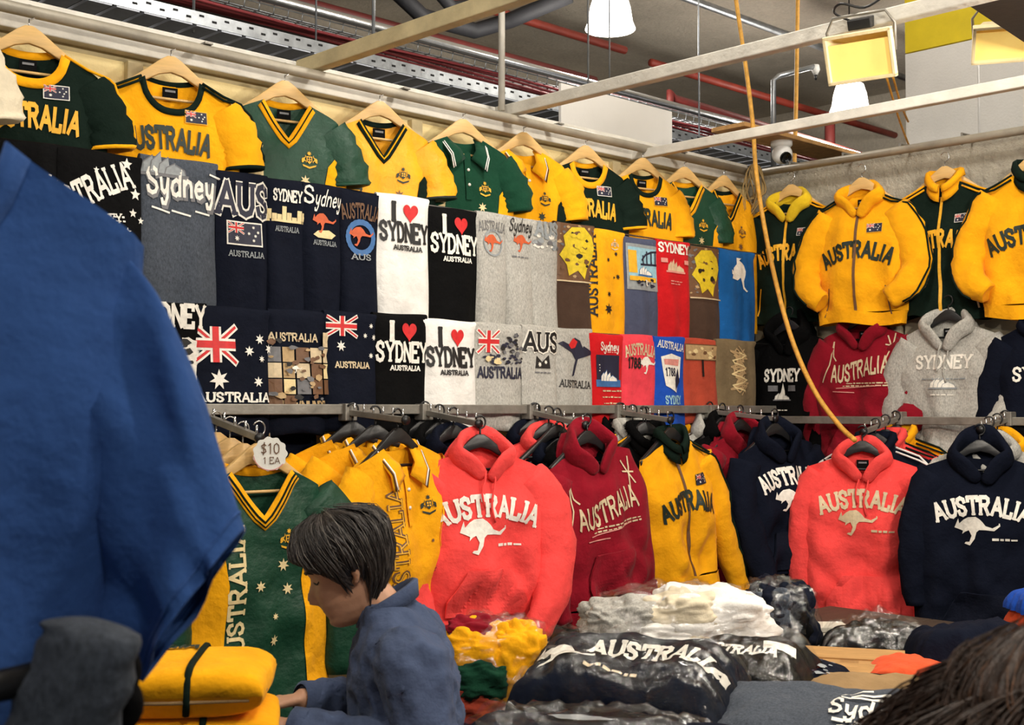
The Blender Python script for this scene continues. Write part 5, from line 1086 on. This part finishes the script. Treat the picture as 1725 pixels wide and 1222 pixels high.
slab('wrapped_hoodies', 'navy hoodies with dulled lettering wrapped in plastic at the front of the table', 'hoodie', 990, 1215, 2.66, .6, .3, .13, V - .3, 'navy', ZTB + .0, wrap=True, seed=4, tilt=(.12, 0), prints=[('lettering', POLY([(-.1, .06), (.02, .05), (.06, .01), (-.06, .03)], 'ink_steel') + POLY([(.1, -.06), (.2, -.05), (.26, -.11), (.12, -.12)], 'ink_white'))])
slab('wrapped_hoodies', 'large plastic-wrapped navy hoodie with white AUSTRALIA and kangaroo', 'hoodie', 1056, 1140, 3.05, .54, .31, .15, V - .42, 'navy', ZTB + .07, fab='fleece', wrap=True, seed=6, tilt=(.34, .0), rough=.018, prints=[('lettering', T('AUSTRALIA', .09, .0, .055, 'ink_white', w=.33, t=.25, arc=.6, rot=-.1)), ('kangaroo_print', roo(-.14, -.03, .075, 'ink_white', rot=-.1)), ('small_print', scrawl(.0, -.085, .13, 1, 'ink_beige', h=.012))])
slab('wrapped_hoodies', 'wrapped dark hoodie with a white label beside the pale fleece bag', 'hoodie', 1262, 1112, 3.25, .32, .3, .13, V - .5, 'black', ZTB + .05, tilt=(.35, 0), wrap=True, seed=8, prints=[('lettering', T('AUSTRALIA', -.02, -.02, .045, 'ink_white', w=.22, t=.24) + POLY([(.04, .05), (.12, .06), (.13, .02), (.05, .01)], 'ink_white'))])
slab('folded_tee', 'charcoal blue tee with white Sydney script lying open on the table', 't-shirt', 1375, 1168, 2.85, .52, .30, .085, V - .42, 'charcoal', ZTB + .05, tilt=(.3, 0), seed=9, rough=.016, prints=[('lettering', T('Sydney', .13, -.05, .065, 'ink_white', w=.18, serif=False, t=.17) + LINES([[(.05, .05), (.12, .065)], [(.08, .035), (.16, .05)], [(.12, .04), (.2, .05)], [(.06, .022), (.2, .03)]], .008, 'ink_white') + scrawl(.13, -.085, .16, 2, 'ink_white', h=.012, gap=.018))])
slab('folded_tee', 'dark navy tee folded at the front edge of the table', 't-shirt', 1290, 1232, 2.5, .46, .26, .10, V - .4, 'navy', ZTB + .03, tilt=(.25, 0), seed=10, prints=[('lettering', scatter(-.09, .03, .1, .05, 14, .014, ['ink_pink', 'ink_red', 'ink_beige'], 4) + scatter(.0, -.03, .06, .05, 6, .012, ['ink_cream'], 8))])
slab('folded_tee', 'tan tee with yellow print behind the charcoal tee', 't-shirt', 1465, 1140, 3.12, .38, .24, .075, V - .4, 'tan', ZTB + .04, tilt=(.28, 0), seed=12, prints=[('map_print', scatter(.08, -.04, .16, .1, 24, .016, ['ink_yellow', 'ink_cream', 'ink_brown'], 5))])
slab('folded_tee', 'dark tee with grey print between the wrapped hoodies and the cardboard', 't-shirt', 1352, 1108, 3.3, .26, .2, .10, V - .45, 'navy', ZTB + .03, tilt=(.25, 0), seed=13, prints=[('lettering', scatter(.0, .0, .2, .1, 30, .012, ['ink_grey', 'ink_steel', 'ink_navy'], 3))])
slab('folded_tee', 'rolled black tee with pink striped end in front of the orange tees', 't-shirt', 1520, 1122, 3.2, .3, .1, .05, V - .32, 'black', ZTB + .078, seed=14, prints=[('stripe_print', LINES([[(.09 + k * .018, -.04), (.1 + k * .018, .04)] for k in range(3)], .007, 'ink_pink'))])
for k in range(3):
    slab('folded_tee', ['lowest orange tee of the little folded stack', 'middle orange tee of the little folded stack', 'top orange tee of the little folded stack'][k], 't-shirt', 1552, 1105, 3.36, .27, .2, .045, V - .35 + .06 * k, ('orange', 'rust', 'orange')[k], ZTB + .037 * k, seed=15 + k)
slab('folded_jumper', 'dark blue jumper heaped under the right navy hoodie', 'jumper', 1640, 1075, 3.5, .36, .26, .2, V - .1, 'navy', ZTB, fab='fleece', seed=19, rough=.02)
slab('wrapped_hoodies', 'black plastic-wrapped bundle under the right coral hoodie', 'bundle', 1480, 1068, 3.75, .34, .2, .15, V - .1, 'black', ZTB, wrap=True, seed=20, rough=.02)
for k, (c, l) in enumerate((('blue', 'light blue folded shirt at the bottom of the small stack by the right edge'), ('red', 'red folded shirt in the small stack by the right edge'), ('orange', 'orange folded shirt in the small stack by the right edge'), ('royal', 'royal blue shirt on top of the small stack by the right edge'))):
    slab('folded_shirt', l, 'shirt', 1768, 1050, 3.75, .2, .2, .07, V, c, ZTB + .058 * k + .02, seed=30 + k)
slab('striped_top', 'magenta and black striped top at the bottom beside the woman', 'top', 792, 1240, 2.5, .17, .2, .12, V - .3, 'magenta', ZTB, seed=36, prints=[('stripe_print', RECT(-.05, -.1, .0, .1, 'ink_black') + LINES([[(-.035, -.1), (-.035, .1)], [(-.018, -.1), (-.018, .1)]], .006, 'ink_steel'))])
# cardboard box with tape
p = PD(1412, 1092, 3.5); t = thing('cardboard_box', 'brown cardboard box flap with clear tape on the table', 'box', (p.x, p.y, ZTB), (0, 0, V - .28), 'boxes on the table')
CB = solid('cardboard', (176, 134, 80), .8, var=.18, scale=9, stretch=(1, 5, 1))
MB().box((0, 0, .05), (.36, .22, .1)).build('body', CB, t, False, bevel=.004)
MB().box((0, -.12, .095), (.36, .06, .006), rot=Matrix.Rotation(.5, 3, 'X')).build('flap', CB, t, False)
MB().box((0, .06, .108), (.36, .1, .005), rot=Matrix.Rotation(.12, 3, 'X')).build('flap', CB, t, False)
MB().box((.03, 0, .1025), (.05, .222, .004)).build('tape', plastic(), t, False)
p = PD(1390, 1052, 4.0); t = thing('paper_stack', 'short stack of white card sheets beside the dark bag', 'paper', (p.x, p.y, ZTB), (0, 0, V))
for k in range(7): MB().box((.004 * math.sin(k * 2), .003 * math.cos(k), .01 + .016 * k), (.14, .12, .013)).build('sheet', solid('white_card', (214, 208, 194), .8, var=.1), t, False)
# folded gold sweatshirts on the counter
def sweat(k, label, px, py, dep, z0, h, rz):
    p = PD(px, py, dep); w_, d_ = .30, .26; t = thing('folded_sweatshirt', label, 'sweatshirt', (p.x, p.y, z0), (0, 0, rz), 'folded gold sweatshirts on the counter')
    b = MB(); rr = []; n = 28
    def half(y): return 0
    # a folded stack seen from the side: rounded fold at the right, two layers
    for i in range(25):
        v = (i / 24 - .5) * d_; ey = (1 - (abs(2 * v / d_)) ** 6) ** .4
        row = []
        for j in range(n):
            a = 2 * pi * j / n; cx = math.copysign(abs(math.cos(a)) ** .5, math.cos(a)); cz = math.copysign(abs(math.sin(a)) ** .7, math.sin(a))
            q = noise.noise(Vector((cx * 2, v * 9, k * 3 + cz)))
            row.append(Vector((cx * w_ / 2 * (1 + .03 * q), v * (1 + .02 * q), h / 2 + cz * h / 2 * ey * (1 + .1 * q * (cz > 0)))))
        rr.append(row)
    b.rings(rr, cap=True).build('cloth', cloth('gold', 'fleece'), t)
    def zt(x, y):
        ey = (1 - min(1, abs(2 * y / d_)) ** 6) ** .4; ca = min(1, abs(2 * x / w_)) ** 2; return h / 2 + h / 2 * ey * max(0, (1 - ca * ca)) ** .35
    pts = []
    for i in range(15):
        y = d_ * .44 - i * .062 * d_; pts.append((.03, y, zt(.03, y) + .002))
    pts += [(.03, -d_ * .47, h * .7), (.03, -d_ * .495, h * .45), (.028, -d_ * .47, h * .15)]
    MB().tube(pts, .006, 6).build('stripe', cloth('dkgreen'), t)
    # the crease between the two folded halves
    MB().tube([(-w_ * .44, -d_ * .485, h * .42), (0, -d_ * .492, h * .4), (w_ * .42, -d_ * .48, h * .42), (w_ * .49, -d_ * .2, h * .44)], .0035, 6).build('fold_crease', cloth('tan'), t)
    if k == 2:
        conform('lettering', T('AUSTRALIA', -.08, .06, .05, 'ink_dkgreen', w=.2, serif=False, t=.25, rot=-.1), zt, t, .004, horizontal=True)
    return t
sweat(0, 'gold sweatshirt at the bottom of the folded stack', 312, 1215, 2.12, .97, .075, V + .25)
sweat(1, 'gold sweatshirt in the middle of the folded stack', 318, 1190, 2.12, 1.042, .06, V + .18)
sweat(2, 'gold sweatshirt with dark stripe on top of the folded stack', 304, 1160, 2.12, 1.098, .085, V + .1)

# ------------------------------------------------------------------ the near blue tee and its stand
P0 = PD(240, 432, 1.15); O0 = P0 + Vector((-.205, .02, .087))
def loc0(px, py, dep): return PD(px, py, dep) - O0
bt = garment('tee', 'plain blue tee hanging close at the left edge', 't-shirt', O0, rz=0, hangerk=None, col='tee_blue', fab='fleece', L=.66, sw=.22, cw=.225, hw=.2, D=.06, A=.008, sd=.075, trim=[('tee_blue', .025)], sleeve='short', seed=121, skew=-.06, slR='none')
hanger('pale wooden hanger inside the plain blue tee', O0 + Vector((0, 0, -.05)), 0, 'wood')
tops = spline([Vector(p) for p in ((205, 424, 0), (262, 492, 0), (318, 620, 0), (356, 745, 0), (388, 855, 0), (398, 905, 0))], 4)
bots = spline([Vector(p) for p in ((88, 1020, 0), (128, 1052, 0), (165, 1082, 0), (200, 1106, 0), (232, 1128, 0), (252, 1136, 0))], 4)
rr = []; nr = len(tops)
F0 = ray(862, 611).normalized()
for i in range(nr):
    u = i / (nr - 1); dpt = 1.15 - .05 * u; a_ = PD(tops[i].x, tops[i].y, dpt) - O0; b_ = PD(bots[i].x, bots[i].y, dpt) - O0
    c_ = (a_ + b_) / 2; h_ = (a_ - b_) / 2; row = []
    for j in range(40):
        an = 2 * pi * j / 40; k = math.copysign(abs(math.cos(an)) ** .8, math.cos(an)); y = math.sin(an)
        th = lerp(.045, .06, u) * (1 + .25 * math.sin(k * 5 + u * 3) + .12 * math.sin(k * 11 - u * 6)) + .012 * math.sin(u * 9 + k * 4)
        row.append(c_ + h_ * k + F0 * (th * y * (1 if y > 0 else .9)) + h_.normalized() * (.01 * u * math.sin(an * 3)))
    rr.append(row)
rr.append([lerp(sum(rr[-1], Vector()) / 40, q, .93) for q in rr[-1]])
rr.append([lerp(sum(rr[-2], Vector()) / 40, q, .9) + (rr[-4][k] - rr[-2][k]) * .8 for k, q in enumerate(rr[-2])])
so = MB().rings(rr).build('sleeve', cloth('tee_blue', 'fleece'), bt)
for e in (nr - 4,): MB().tube(rr[e] + [rr[e][0]], .0016, 5, cap=False).build('hem_stitch', cloth('tee_blue', 'jersey'), so)
st = thing('garment_stand', 'black stand holding the blue tee and the charcoal garment', 'stand', (O0.x - .3, O0.y + .0, 0))
zb = O0.z + .075
MB().tube([(0, 0, .02), (0, 0, zb + .03)], .016, 12).build('post', BLACKP(), st)
MB().tube([(0, 0, zb), (.34, 0, zb)], .012, 10).build('top_arm', BLACKP(), st)
for a in range(4): MB().tube([(0, 0, .06), (.28 * math.cos(a * pi / 2 + .7), .28 * math.sin(a * pi / 2 + .7), .015)], .012, 8).build('foot', BLACKP(), st)
# charcoal garment over a lower arm with black padded ends
dd = .93
q0 = PD(140, 1085, dd); lo = O0 + Vector((-.3, 0, 0)); lo.z = 0
t = thing('draped_garment', 'charcoal marl garment with black lining at the lower left', 'garment', q0)
ctr = [PD(118, 1046, dd), PD(150, 1075, dd), PD(128, 1150, dd), PD(100, 1240, dd), PD(70, 1360, dd), PD(50, 1470, dd)]
rx = [.02, .036, .042, .043, .044, .044]; rr = []
R3 = _R @ Vector((1, 0, 0)); F3 = ray(862, 611).normalized()
P = spline(ctr, 5)
for i, p in enumerate(P):
    u = i / (len(P) - 1) * 5; a = min(int(u), 4); r_ = lerp(rx[a], rx[a + 1], u - a)
    rr.append([p - q0 + R3 * (r_ * math.cos(an) * (1 + .06 * math.sin(i * 1.3 + 2 * an))) + F3 * (r_ * .8 * math.sin(an)) for an in [2 * pi * j / 18 for j in range(18)]])
MB().rings(rr, cap=True).build('cloth', cloth('charcoal', 'marl'), t)
for pts in (((150, 1110), (185, 1120), (204, 1112), (207, 1140), (180, 1150)), ((150, 1235), (168, 1215), (190, 1185), (205, 1168), (212, 1195), (190, 1225))):
    MB().tube(spline([PD(a, b, dd + .035) - q0 for a, b in pts], 4), .0135, 10).build('lining', cloth('black'), t)
MB().tube([(0, 0, PD(70, 1300, dd).z), Vector((PD(110, 1130, dd).x - lo.x + .0, PD(110, 1130, dd).y - lo.y, PD(110, 1130, dd).z))], .012, 8).build('lower_arm', BLACKP(), st)
# ------------------------------------------------------------------ people
def interp(tab, z):
    if z <= tab[0][0]: return tab[0][1]
    for (a, x), (b, y) in zip(tab[:-1], tab[1:]):
        if z <= b: return lerp(x, y, sm(a, b, z) * .5 + .5 * (z - a) / (b - a))
    return tab[-1][1]
FR = [(-.118, .045), (-.11, .075), (-.095, .086), (-.083, .08), (-.072, .087), (-.064, .084), (-.056, .09), (-.046, .085), (-.03, .086), (.0, .083), (.015, .083), (.032, .09), (.06, .087), (.085, .07), (.105, .045), (.118, .006)]
BK = [(-.118, .0), (-.095, .01), (-.07, .035), (-.04, .066), (0, .09), (.045, .098), (.08, .085), (.105, .05), (.118, .006)]
WD = [(-.118, .022), (-.1, .04), (-.08, .052), (-.05, .061), (-.02, .067), (.03, .073), (.06, .07), (.09, .052), (.108, .03), (.118, .004)]
def head_pt(phi, z, grow=0):
    c, s_ = math.cos(phi), math.sin(phi); e = .86
    cx = math.copysign(abs(c) ** e, c); sy = math.copysign(abs(s_) ** e, s_)
    x = (interp(FR, z) + grow) * cx if c > 0 else (interp(BK, z) + grow) * cx
    y = (interp(WD, z) + grow) * sy
    if c > 0 and not grow:
        g = math.exp(-(y / .0125) ** 2); hz = sm(.02, -.03, z) * sm(-.052, -.04, z); x += .024 * g * hz
        x -= .009 * (math.exp(-((abs(y) - .032) / .016) ** 2 - ((z - .008) / .013) ** 2))
        x += .004 * math.exp(-((abs(y) - .036) / .02) ** 2 - ((z + .03) / .02) ** 2)
    return Vector((x, y, z))
def remesh(o, vox, smooth=2):
    m = o.modifiers.new('r', 'REMESH'); m.mode = 'VOXEL'; m.voxel_size = vox
    if smooth: s_ = o.modifiers.new('s', 'SMOOTH'); s_.iterations = smooth; s_.factor = .5
    dg = bpy.context.evaluated_depsgraph_get(); dg.update(); me = bpy.data.meshes.new_from_object(o.evaluated_get(dg)); old = o.data
    o.modifiers.clear(); mats = list(old.materials); o.data = me; me.materials.clear()
    for q in mats: me.materials.append(q)
    me.polygons.foreach_set('use_smooth', [True] * len(me.polygons)); return o
def limb(b, pts, rads, n=12):
    b.tube(spline(pts, 5), [interp(list(zip(range(len(rads)), rads)), i / 5) for i in range((len(pts) - 1) * 5 + 1)], n)
def ell(b, rows, n=24):
    b.rings([[Vector((cx + rx * math.cos(2 * pi * j / n), cy + ry * math.sin(2 * pi * j / n), z)) for j in range(n)] for z, cx, rx, ry, cy in rows], cap=True)
def person(label, loc, rz, sc, arms, hc, pitch, hc2, skin, shirtc, style, hx=(.138, 0, 1.245), shirt_label=None, yaw=0):
    t = thing('person', label, 'person', loc, (0, 0, rz)); t.scale = (sc, sc, sc)
    H = Vector(hx); RM = Matrix.Rotation(yaw, 3, 'Z') @ Matrix.Rotation(pitch, 3, 'Y')
    hp = lambda v: H + RM @ Vector(v)
    b = MB(); rows = []
    for i in range(41):
        z = -.118 + .236 * i / 40; rows.append([hp(head_pt(2 * pi * j / 56, z)) for j in range(56)])
    b.rings(rows, cap=True)
    for s_ in (-1, 1):
        b.tube([hp((-.012, s_ * .066, .022)), hp((-.014, s_ * .078, .03)), hp((-.026, s_ * .083, .02)), hp((-.022, s_ * .08, -.01)), hp((-.01, s_ * .072, -.03))], [.006, .008, .009, .008, .006], 8)
        b.tube([hp((-.005, s_ * .068, .01)), hp((-.02, s_ * .074, -.005))], [.012, .012], 8)
    limb(b, [(.02, 0, 1.06), (.045, 0, 1.13), hp((-.02, 0, -.07)), hp((-.01, 0, -.02))], [.06, .05, .05, .05])
    ell(b, [(.62, 0, .09, .13, 0), (.72, 0, .1, .15, 0), (.86, .0, .085, .13, 0), (1.0, .01, .09, .15, 0), (1.08, .015, .075, .15, 0), (1.12, .02, .05, .1, 0), (1.15, .03, .04, .05, 0)])
    hands = []
    for s_, sh, el, wr, hd in arms:
        limb(b, [sh, lerp(Vector(sh), Vector(el), .5), el, lerp(Vector(el), Vector(wr), .45), wr], [.05, .045, .038, .036, .024])
        w_, h_ = Vector(wr), Vector(hd); d = (h_ - w_).normalized(); side = Vector((0, 0, 1)).cross(d).normalized(); dn = d.cross(side).normalized() * -1
        pc = w_ + d * .045
        b.rings([[w_ + d * a + side * (wx * math.cos(q)) + dn * (.013 * math.sin(q)) for q in [2 * pi * j / 12 for j in range(12)]] for a, wx in ((-.01, .022), (.02, .03), (.05, .038), (.085, .036), (.095, .03))], cap=True)
        for k, (off, ln) in enumerate(((-.029, .062), (-.01, .072), (.01, .068), (.028, .052))):
            r0 = w_ + d * .085 + side * off * s_ * -1
            limb(b, [r0, r0 + d * ln * .45 + dn * .006, r0 + d * ln * .8 + dn * .022, r0 + d * ln * .92 + dn * .04], [.009, .0085, .008, .0065], 8)
        r0 = w_ + d * .03 - side * .028 * s_ * -1 * 1
        limb(b, [r0, r0 + d * .025 - side * .022 * s_ * -1 + dn * .01, r0 + d * .055 - side * .026 * s_ * -1 + dn * .022, r0 + d * .07 - side * .02 * s_ * -1 + dn * .03], [.012, .011, .0095, .007], 8)
    for s_ in (-1, 1):
        limb(b, [(0, s_ * .08, .7), (.01, s_ * .09, .42), (-.0, s_ * .09, .2), (-.01, s_ * .09, .07)], [.085, .06, .05, .036])
        limb(b, [(-.02, s_ * .09, .035), (.06, s_ * .095, .03), (.13, s_ * .1, .024)], [.034, .034, .022])
    SK, sn, sb = nt('skin_' + style); c = lin(skin); v = mapped(sn)
    sn.links.new(ramp(sn, noise_n(sn, v, 14, 4).outputs[0], [(.3, vary(c, .82)), (.7, vary(c, 1.1))]), sb.inputs['Base Color']); sb.inputs['Roughness'].default_value = .5
    sb.inputs['Subsurface Weight'].default_value = .08; sb.inputs['Subsurface Radius'].default_value = (.01, .004, .002); bump(sn, sb, noise_n(sn, v, 120, 3).outputs[0], .2, .002)
    body = b.build('body', SK, t); remesh(body, .0048, 2)
    DKF = solid('lash_dark', (40, 28, 24), .6, bmp=0)
    LIP = solid('lip', (150, 88, 80), .5, bmp=0)
    def onface(y, z, o=.001):
        ph = math.asin(max(-1, min(1, y / interp(WD, z)))); best = min([ph + k * .01 for k in range(-40, 41)], key=lambda a: abs(head_pt(a, z).y - y)); p = head_pt(best, z); return hp((p.x + o, p.y, p.z))
    for s_ in (-1, 1):
        MB().tube([onface(s_ * y, z) for y, z in ((.018, .004), (.026, .0), (.036, -.001), (.046, .004))], [.001, .0019, .0019, .001], 6).build('eyelashes', DKF, t)
        MB().tube([onface(s_ * y, z) for y, z in ((.016, .026), (.028, .032), (.04, .031), (.05, .025))], [.0015, .0032, .003, .0012], 6).build('eyebrow', DKF, t)
    MB().tube([onface(y, -.065 + abs(y) * .06, -.0005) for y in (-.02, -.01, 0, .01, .02)], [.0012, .0034, .004, .0034, .0012], 8).build('lips', LIP, t)
    # clothes
    s = MB()
    ell(s, [(.66, 0, .135, .185, 0), (.78, 0, .128, .175, 0), (.9, .002, .122, .17, 0), (1.0, .012, .12, .178, 0), (1.06, .018, .108, .178, 0), (1.1, .022, .092, .16, 0), (1.135, .03, .072, .115, 0), (1.165, .045, .06, .07, 0)])
    for s_, sh, el, wr, hd in arms:
        sh = Vector(sh); el = Vector(el); wr = Vector(wr)
        limb(s, [lerp(sh, Vector((0, 0, 1.06)), .25), sh + Vector((-.005, s_ * .005, -.01)), lerp(sh, el, .55) + Vector((-.008, s_ * .008, 0)), el + Vector((-.012, s_ * .006, -.008)), lerp(el, wr, .5), lerp(el, wr, .93)], [.07, .078, .066, .06, .05, .037])
    so = s.build('shirt', cloth(shirtc), t); remesh(so, .009, 4)
    for vtx in so.data.vertices:
        p = vtx.co; q = noise.noise(Vector((p.x * 9 + p.z * 6, p.y * 9, p.z * 10 - p.x * 7))); r_ = abs(noise.noise(Vector((p.x * 17 - p.z * 12, p.y * 14, p.z * 13 + p.x * 9))))
        vtx.co += vtx.normal * (q * .010 + (.45 - r_) * .024)
    # collar, button band, cuffs
    rr = []
    for i in range(23):
        a = .25 + (2 * pi - .5) * i / 22; nx, ny = math.cos(a), math.sin(a)
        base = Vector((.05 + .054 * nx, .06 * ny, 1.158 - .035 * nx)); rr.append([base, base + Vector((.004 * nx, .004 * ny, .03)), base + Vector((.014 * nx, .014 * ny, .028)), base + Vector((.017 * nx, .016 * ny, -.008))])
    o = MB().rings(rr, closed=False).build('collar', cloth(shirtc), so); m = o.modifiers.new('thick', 'SOLIDIFY'); m.thickness = .004
    for s_, sh, el, wr, hd in arms:
        el = Vector(el); wr = Vector(wr); MB().tube([lerp(el, wr, .86), lerp(el, wr, .97), lerp(el, wr, .985)], [.043, .041, .034], 16, cap=False).build('cuff', cloth(shirtc), so)
    for k in range(4): MB().lathe([(0, .003), (.006, .002), (.006, -.002)], 10).build('button', flat('ink_steel'), so, loc=(.135 - .006 * k + (.0 if k else -.012), 0, 1.07 - k * .07)).rotation_euler = (0, pi / 2, 0)
    tr = MB(); ell(tr, [(.6, 0, .11, .17, 0), (.7, 0, .12, .178, 0), (.8, 0, .115, .165, 0)])
    for s_ in (-1, 1): limb(tr, [(0, s_ * .08, .7), (.01, s_ * .09, .42), (0, s_ * .09, .2), (-.01, s_ * .09, .06)], [.1, .08, .07, .065])
    remesh(tr.build('trousers', cloth('black'), t), .012, 3)
    for s_ in (-1, 1): MB().rings([[Vector((.05 + l * math.cos(2 * pi * j / 16), s_ * .095 + w_ * math.sin(2 * pi * j / 16), z)) for j in range(16)] for z, l, w_ in ((.0, .12, .045), (.02, .122, .046), (.05, .11, .042), (.075, .07, .036))], cap=True).build('shoe', BLACKP(), t)
    # hair: a cap over the skull plus loose strands
    r = random.Random(11)
    def zl(phi):
        c = math.cos(phi); a = abs(math.atan2(math.sin(phi), c))
        if style == 'long': return .05 if a < .5 else lerp(.05, -.16, sm(.5, 1.25, a))
        return interp([(0, .064), (.4, .056), (.75, .046), (1.05, .016), (1.3, -.012), (1.5, -.036), (1.7, -.01), (1.9, -.03), (2.1, -.075), (2.4, -.1), (3.2, -.112)], a)
    def hair_pt(phi, u, off, fl):
        z0 = zl(phi); z = lerp(.118, z0, u); zc = max(z, -.06) if style == 'long' else z
        k = off * (.35 + .65 * sm(0, .18, u)) * (1 - .72 * sm(.82, 1, u) * (style != 'long'))
        p = head_pt(phi, max(zc, -.112), max(k, .003)); p.z = z + off * .9 * (1 - u) + (.012 * noise.noise(Vector((phi * 6, 2, 1))) * u)
        if math.cos(phi) > 0 and style != 'long': p.x += 0
        n = noise.noise(Vector((phi * 3.5, u * 4, 7))); return hp(p * (1 + .03 * n + fl))
    grid = []
    nph, nu = 72, 18
    for j in range(nph):
        ph = 2 * pi * j / nph; grid.append([hair_pt(ph, i / nu, .02 + .003 * math.sin(j * 2.1), .0 + .006 * math.sin(j * 1.7)) for i in range(nu + 1)])
    rows = [[grid[j][i] for j in range(nph)] for i in range(nu + 1)]
    def hairmat(key, col):
        m, n, bb = nt(key); c_ = lin(col); tc = n.nodes.new('ShaderNodeTexCoord'); vv = mapped(n, (1, 1, .18))
        q = noise_n(n, vv, 110, 3, .7); n.links.new(ramp(n, q.outputs[0], [(.3, vary(c_, .45)), (.7, vary(c_, 1.6))]), bb.inputs['Base Color'])
        bb.inputs['Roughness'].default_value = .45; bump(n, bb, q.outputs[0], .6, .006); return m
    hm1, hm2 = hairmat('hair_' + style, hc), hairmat('hair_light_' + style, hc2)
    ho = MB().rings(rows).build('hair', hm1, t)
    for nm, mt, n in (('hair_strands', hm1, 700), ('light_hair_strands', hm2, 200)):
        bb = MB()
        for k in range(n):
            ph = r.random() * 2 * pi; sw_ = (r.random() - .5) * .5 + (.5 * math.copysign(1, math.sin(ph)) * (1 + math.cos(ph)) * .5); of = .019 + r.random() * .014; u0 = r.random() * .45; u1 = min(1.04, u0 + .4 + r.random() * .35)
            pts = [hair_pt(ph + sw_ * (u - u0), min(u, 1), of, .006) for u in [u0 + (u1 - u0) * i / 6 for i in range(7)]]
            bb.tube(pts, [.0004, .0009, .001, .001, .0009, .0007, .0003], 4, cap=False)
        bb.build(nm, mt, ho, kind='stuff', fix=False)
    if style != 'long':
        bb = MB()
        for k in range(190):
            ph = r.random() * 2 * pi; sw_ = (r.random() - .5) * .4 + .55 * math.copysign(1, math.sin(ph)) * (1 + math.cos(ph)) * .5; u0 = r.random() * .6; u1 = u0 + .35 + r.random() * .3; of = .019 + r.random() * .008
            pts = [hair_pt(ph + sw_ * (u - u0), min(u, 1.0) + max(0, u - 1.0) * .8, of, .004) for u in [u0 + (min(u1, 1.12) - u0) * i / 7 for i in range(8)]]
            bb.tube(pts, [.001, .004, .0055, .006, .0055, .0045, .003, .0006], 6, cap=False)
        bb.build('hair_locks', hm1, ho, kind='stuff', fix=False)
    if style == 'long':
        bb = MB()
        for k in range(800):
            a = .4 + r.random() * 1.5; p0 = hair_pt(a, .15 + .5 * r.random(), .02, 0); d = Vector((p0.x - H.x, p0.y - H.y, 0)).normalized()
            q = [p0] + [p0 + d * (.03 * i + .01 * math.sin(i + k)) + Vector((r.random() * .015, r.random() * .015, -(.012 + .018 * r.random()) * i - .004 * i * i)) for i in range(1, 6)]
            bb.tube(spline(q, 2), .0013, 3, cap=False)
        bb.build('loose_strands', hm1, ho, kind='stuff', fix=False); bb = MB()
        for k in range(700):
            a = 1.0 + r.random() * 4.3; p0 = hair_pt(a, .75, .022, 0); d = Vector((p0.x - H.x, p0.y - H.y, 0)).normalized()
            q = [p0] + [p0 + d * (.034 * i + .012 * math.sin(i + k)) + Vector((r.random() * .012, r.random() * .012, -.055 * i)) for i in range(1, 6)]
            bb.tube(spline(q, 2), .0014, 3, cap=False)
        bb.build('long_strands', hm1, ho, kind='stuff', fix=False)
    return t
pw = PD(690, 1100, 2.8)
person('woman with short dark hair in a blue denim shirt bending over the folded gold sweatshirts', (pw.x, pw.y, 0), math.radians(141), 1.0,
       [(1, (.0, .165, 1.065), (-.03, .22, .885), (.255, .15, .94), (.36, .12, .945)), (-1, (.0, -.165, 1.065), (.03, -.21, .90), (.25, -.06, .945), (.33, -.03, .94))],
       (44, 38, 36), .42, (104, 98, 92), (206, 156, 126), 'denim', 'short')
ph2 = PD(1830, 1315, 1.12)
sc2 = (ph2.z) / 1.245
d2 = Vector((.138, 0, 0)) * sc2; a2 = math.radians(95)
person('person seen from behind with brown hair at the lower right corner', (ph2.x - d2.x * math.cos(a2), ph2.y - d2.x * math.sin(a2), 0), a2, sc2,
       [(1, (.0, .165, 1.065), (-.02, .2, .84), (.08, .2, .66), (.12, .2, .6)), (-1, (.0, -.165, 1.065), (-.02, -.2, .84), (.08, -.2, .66), (.12, -.2, .6))],
       (58, 38, 26), .25, (112, 76, 50), (206, 156, 126), 'black', 'long')
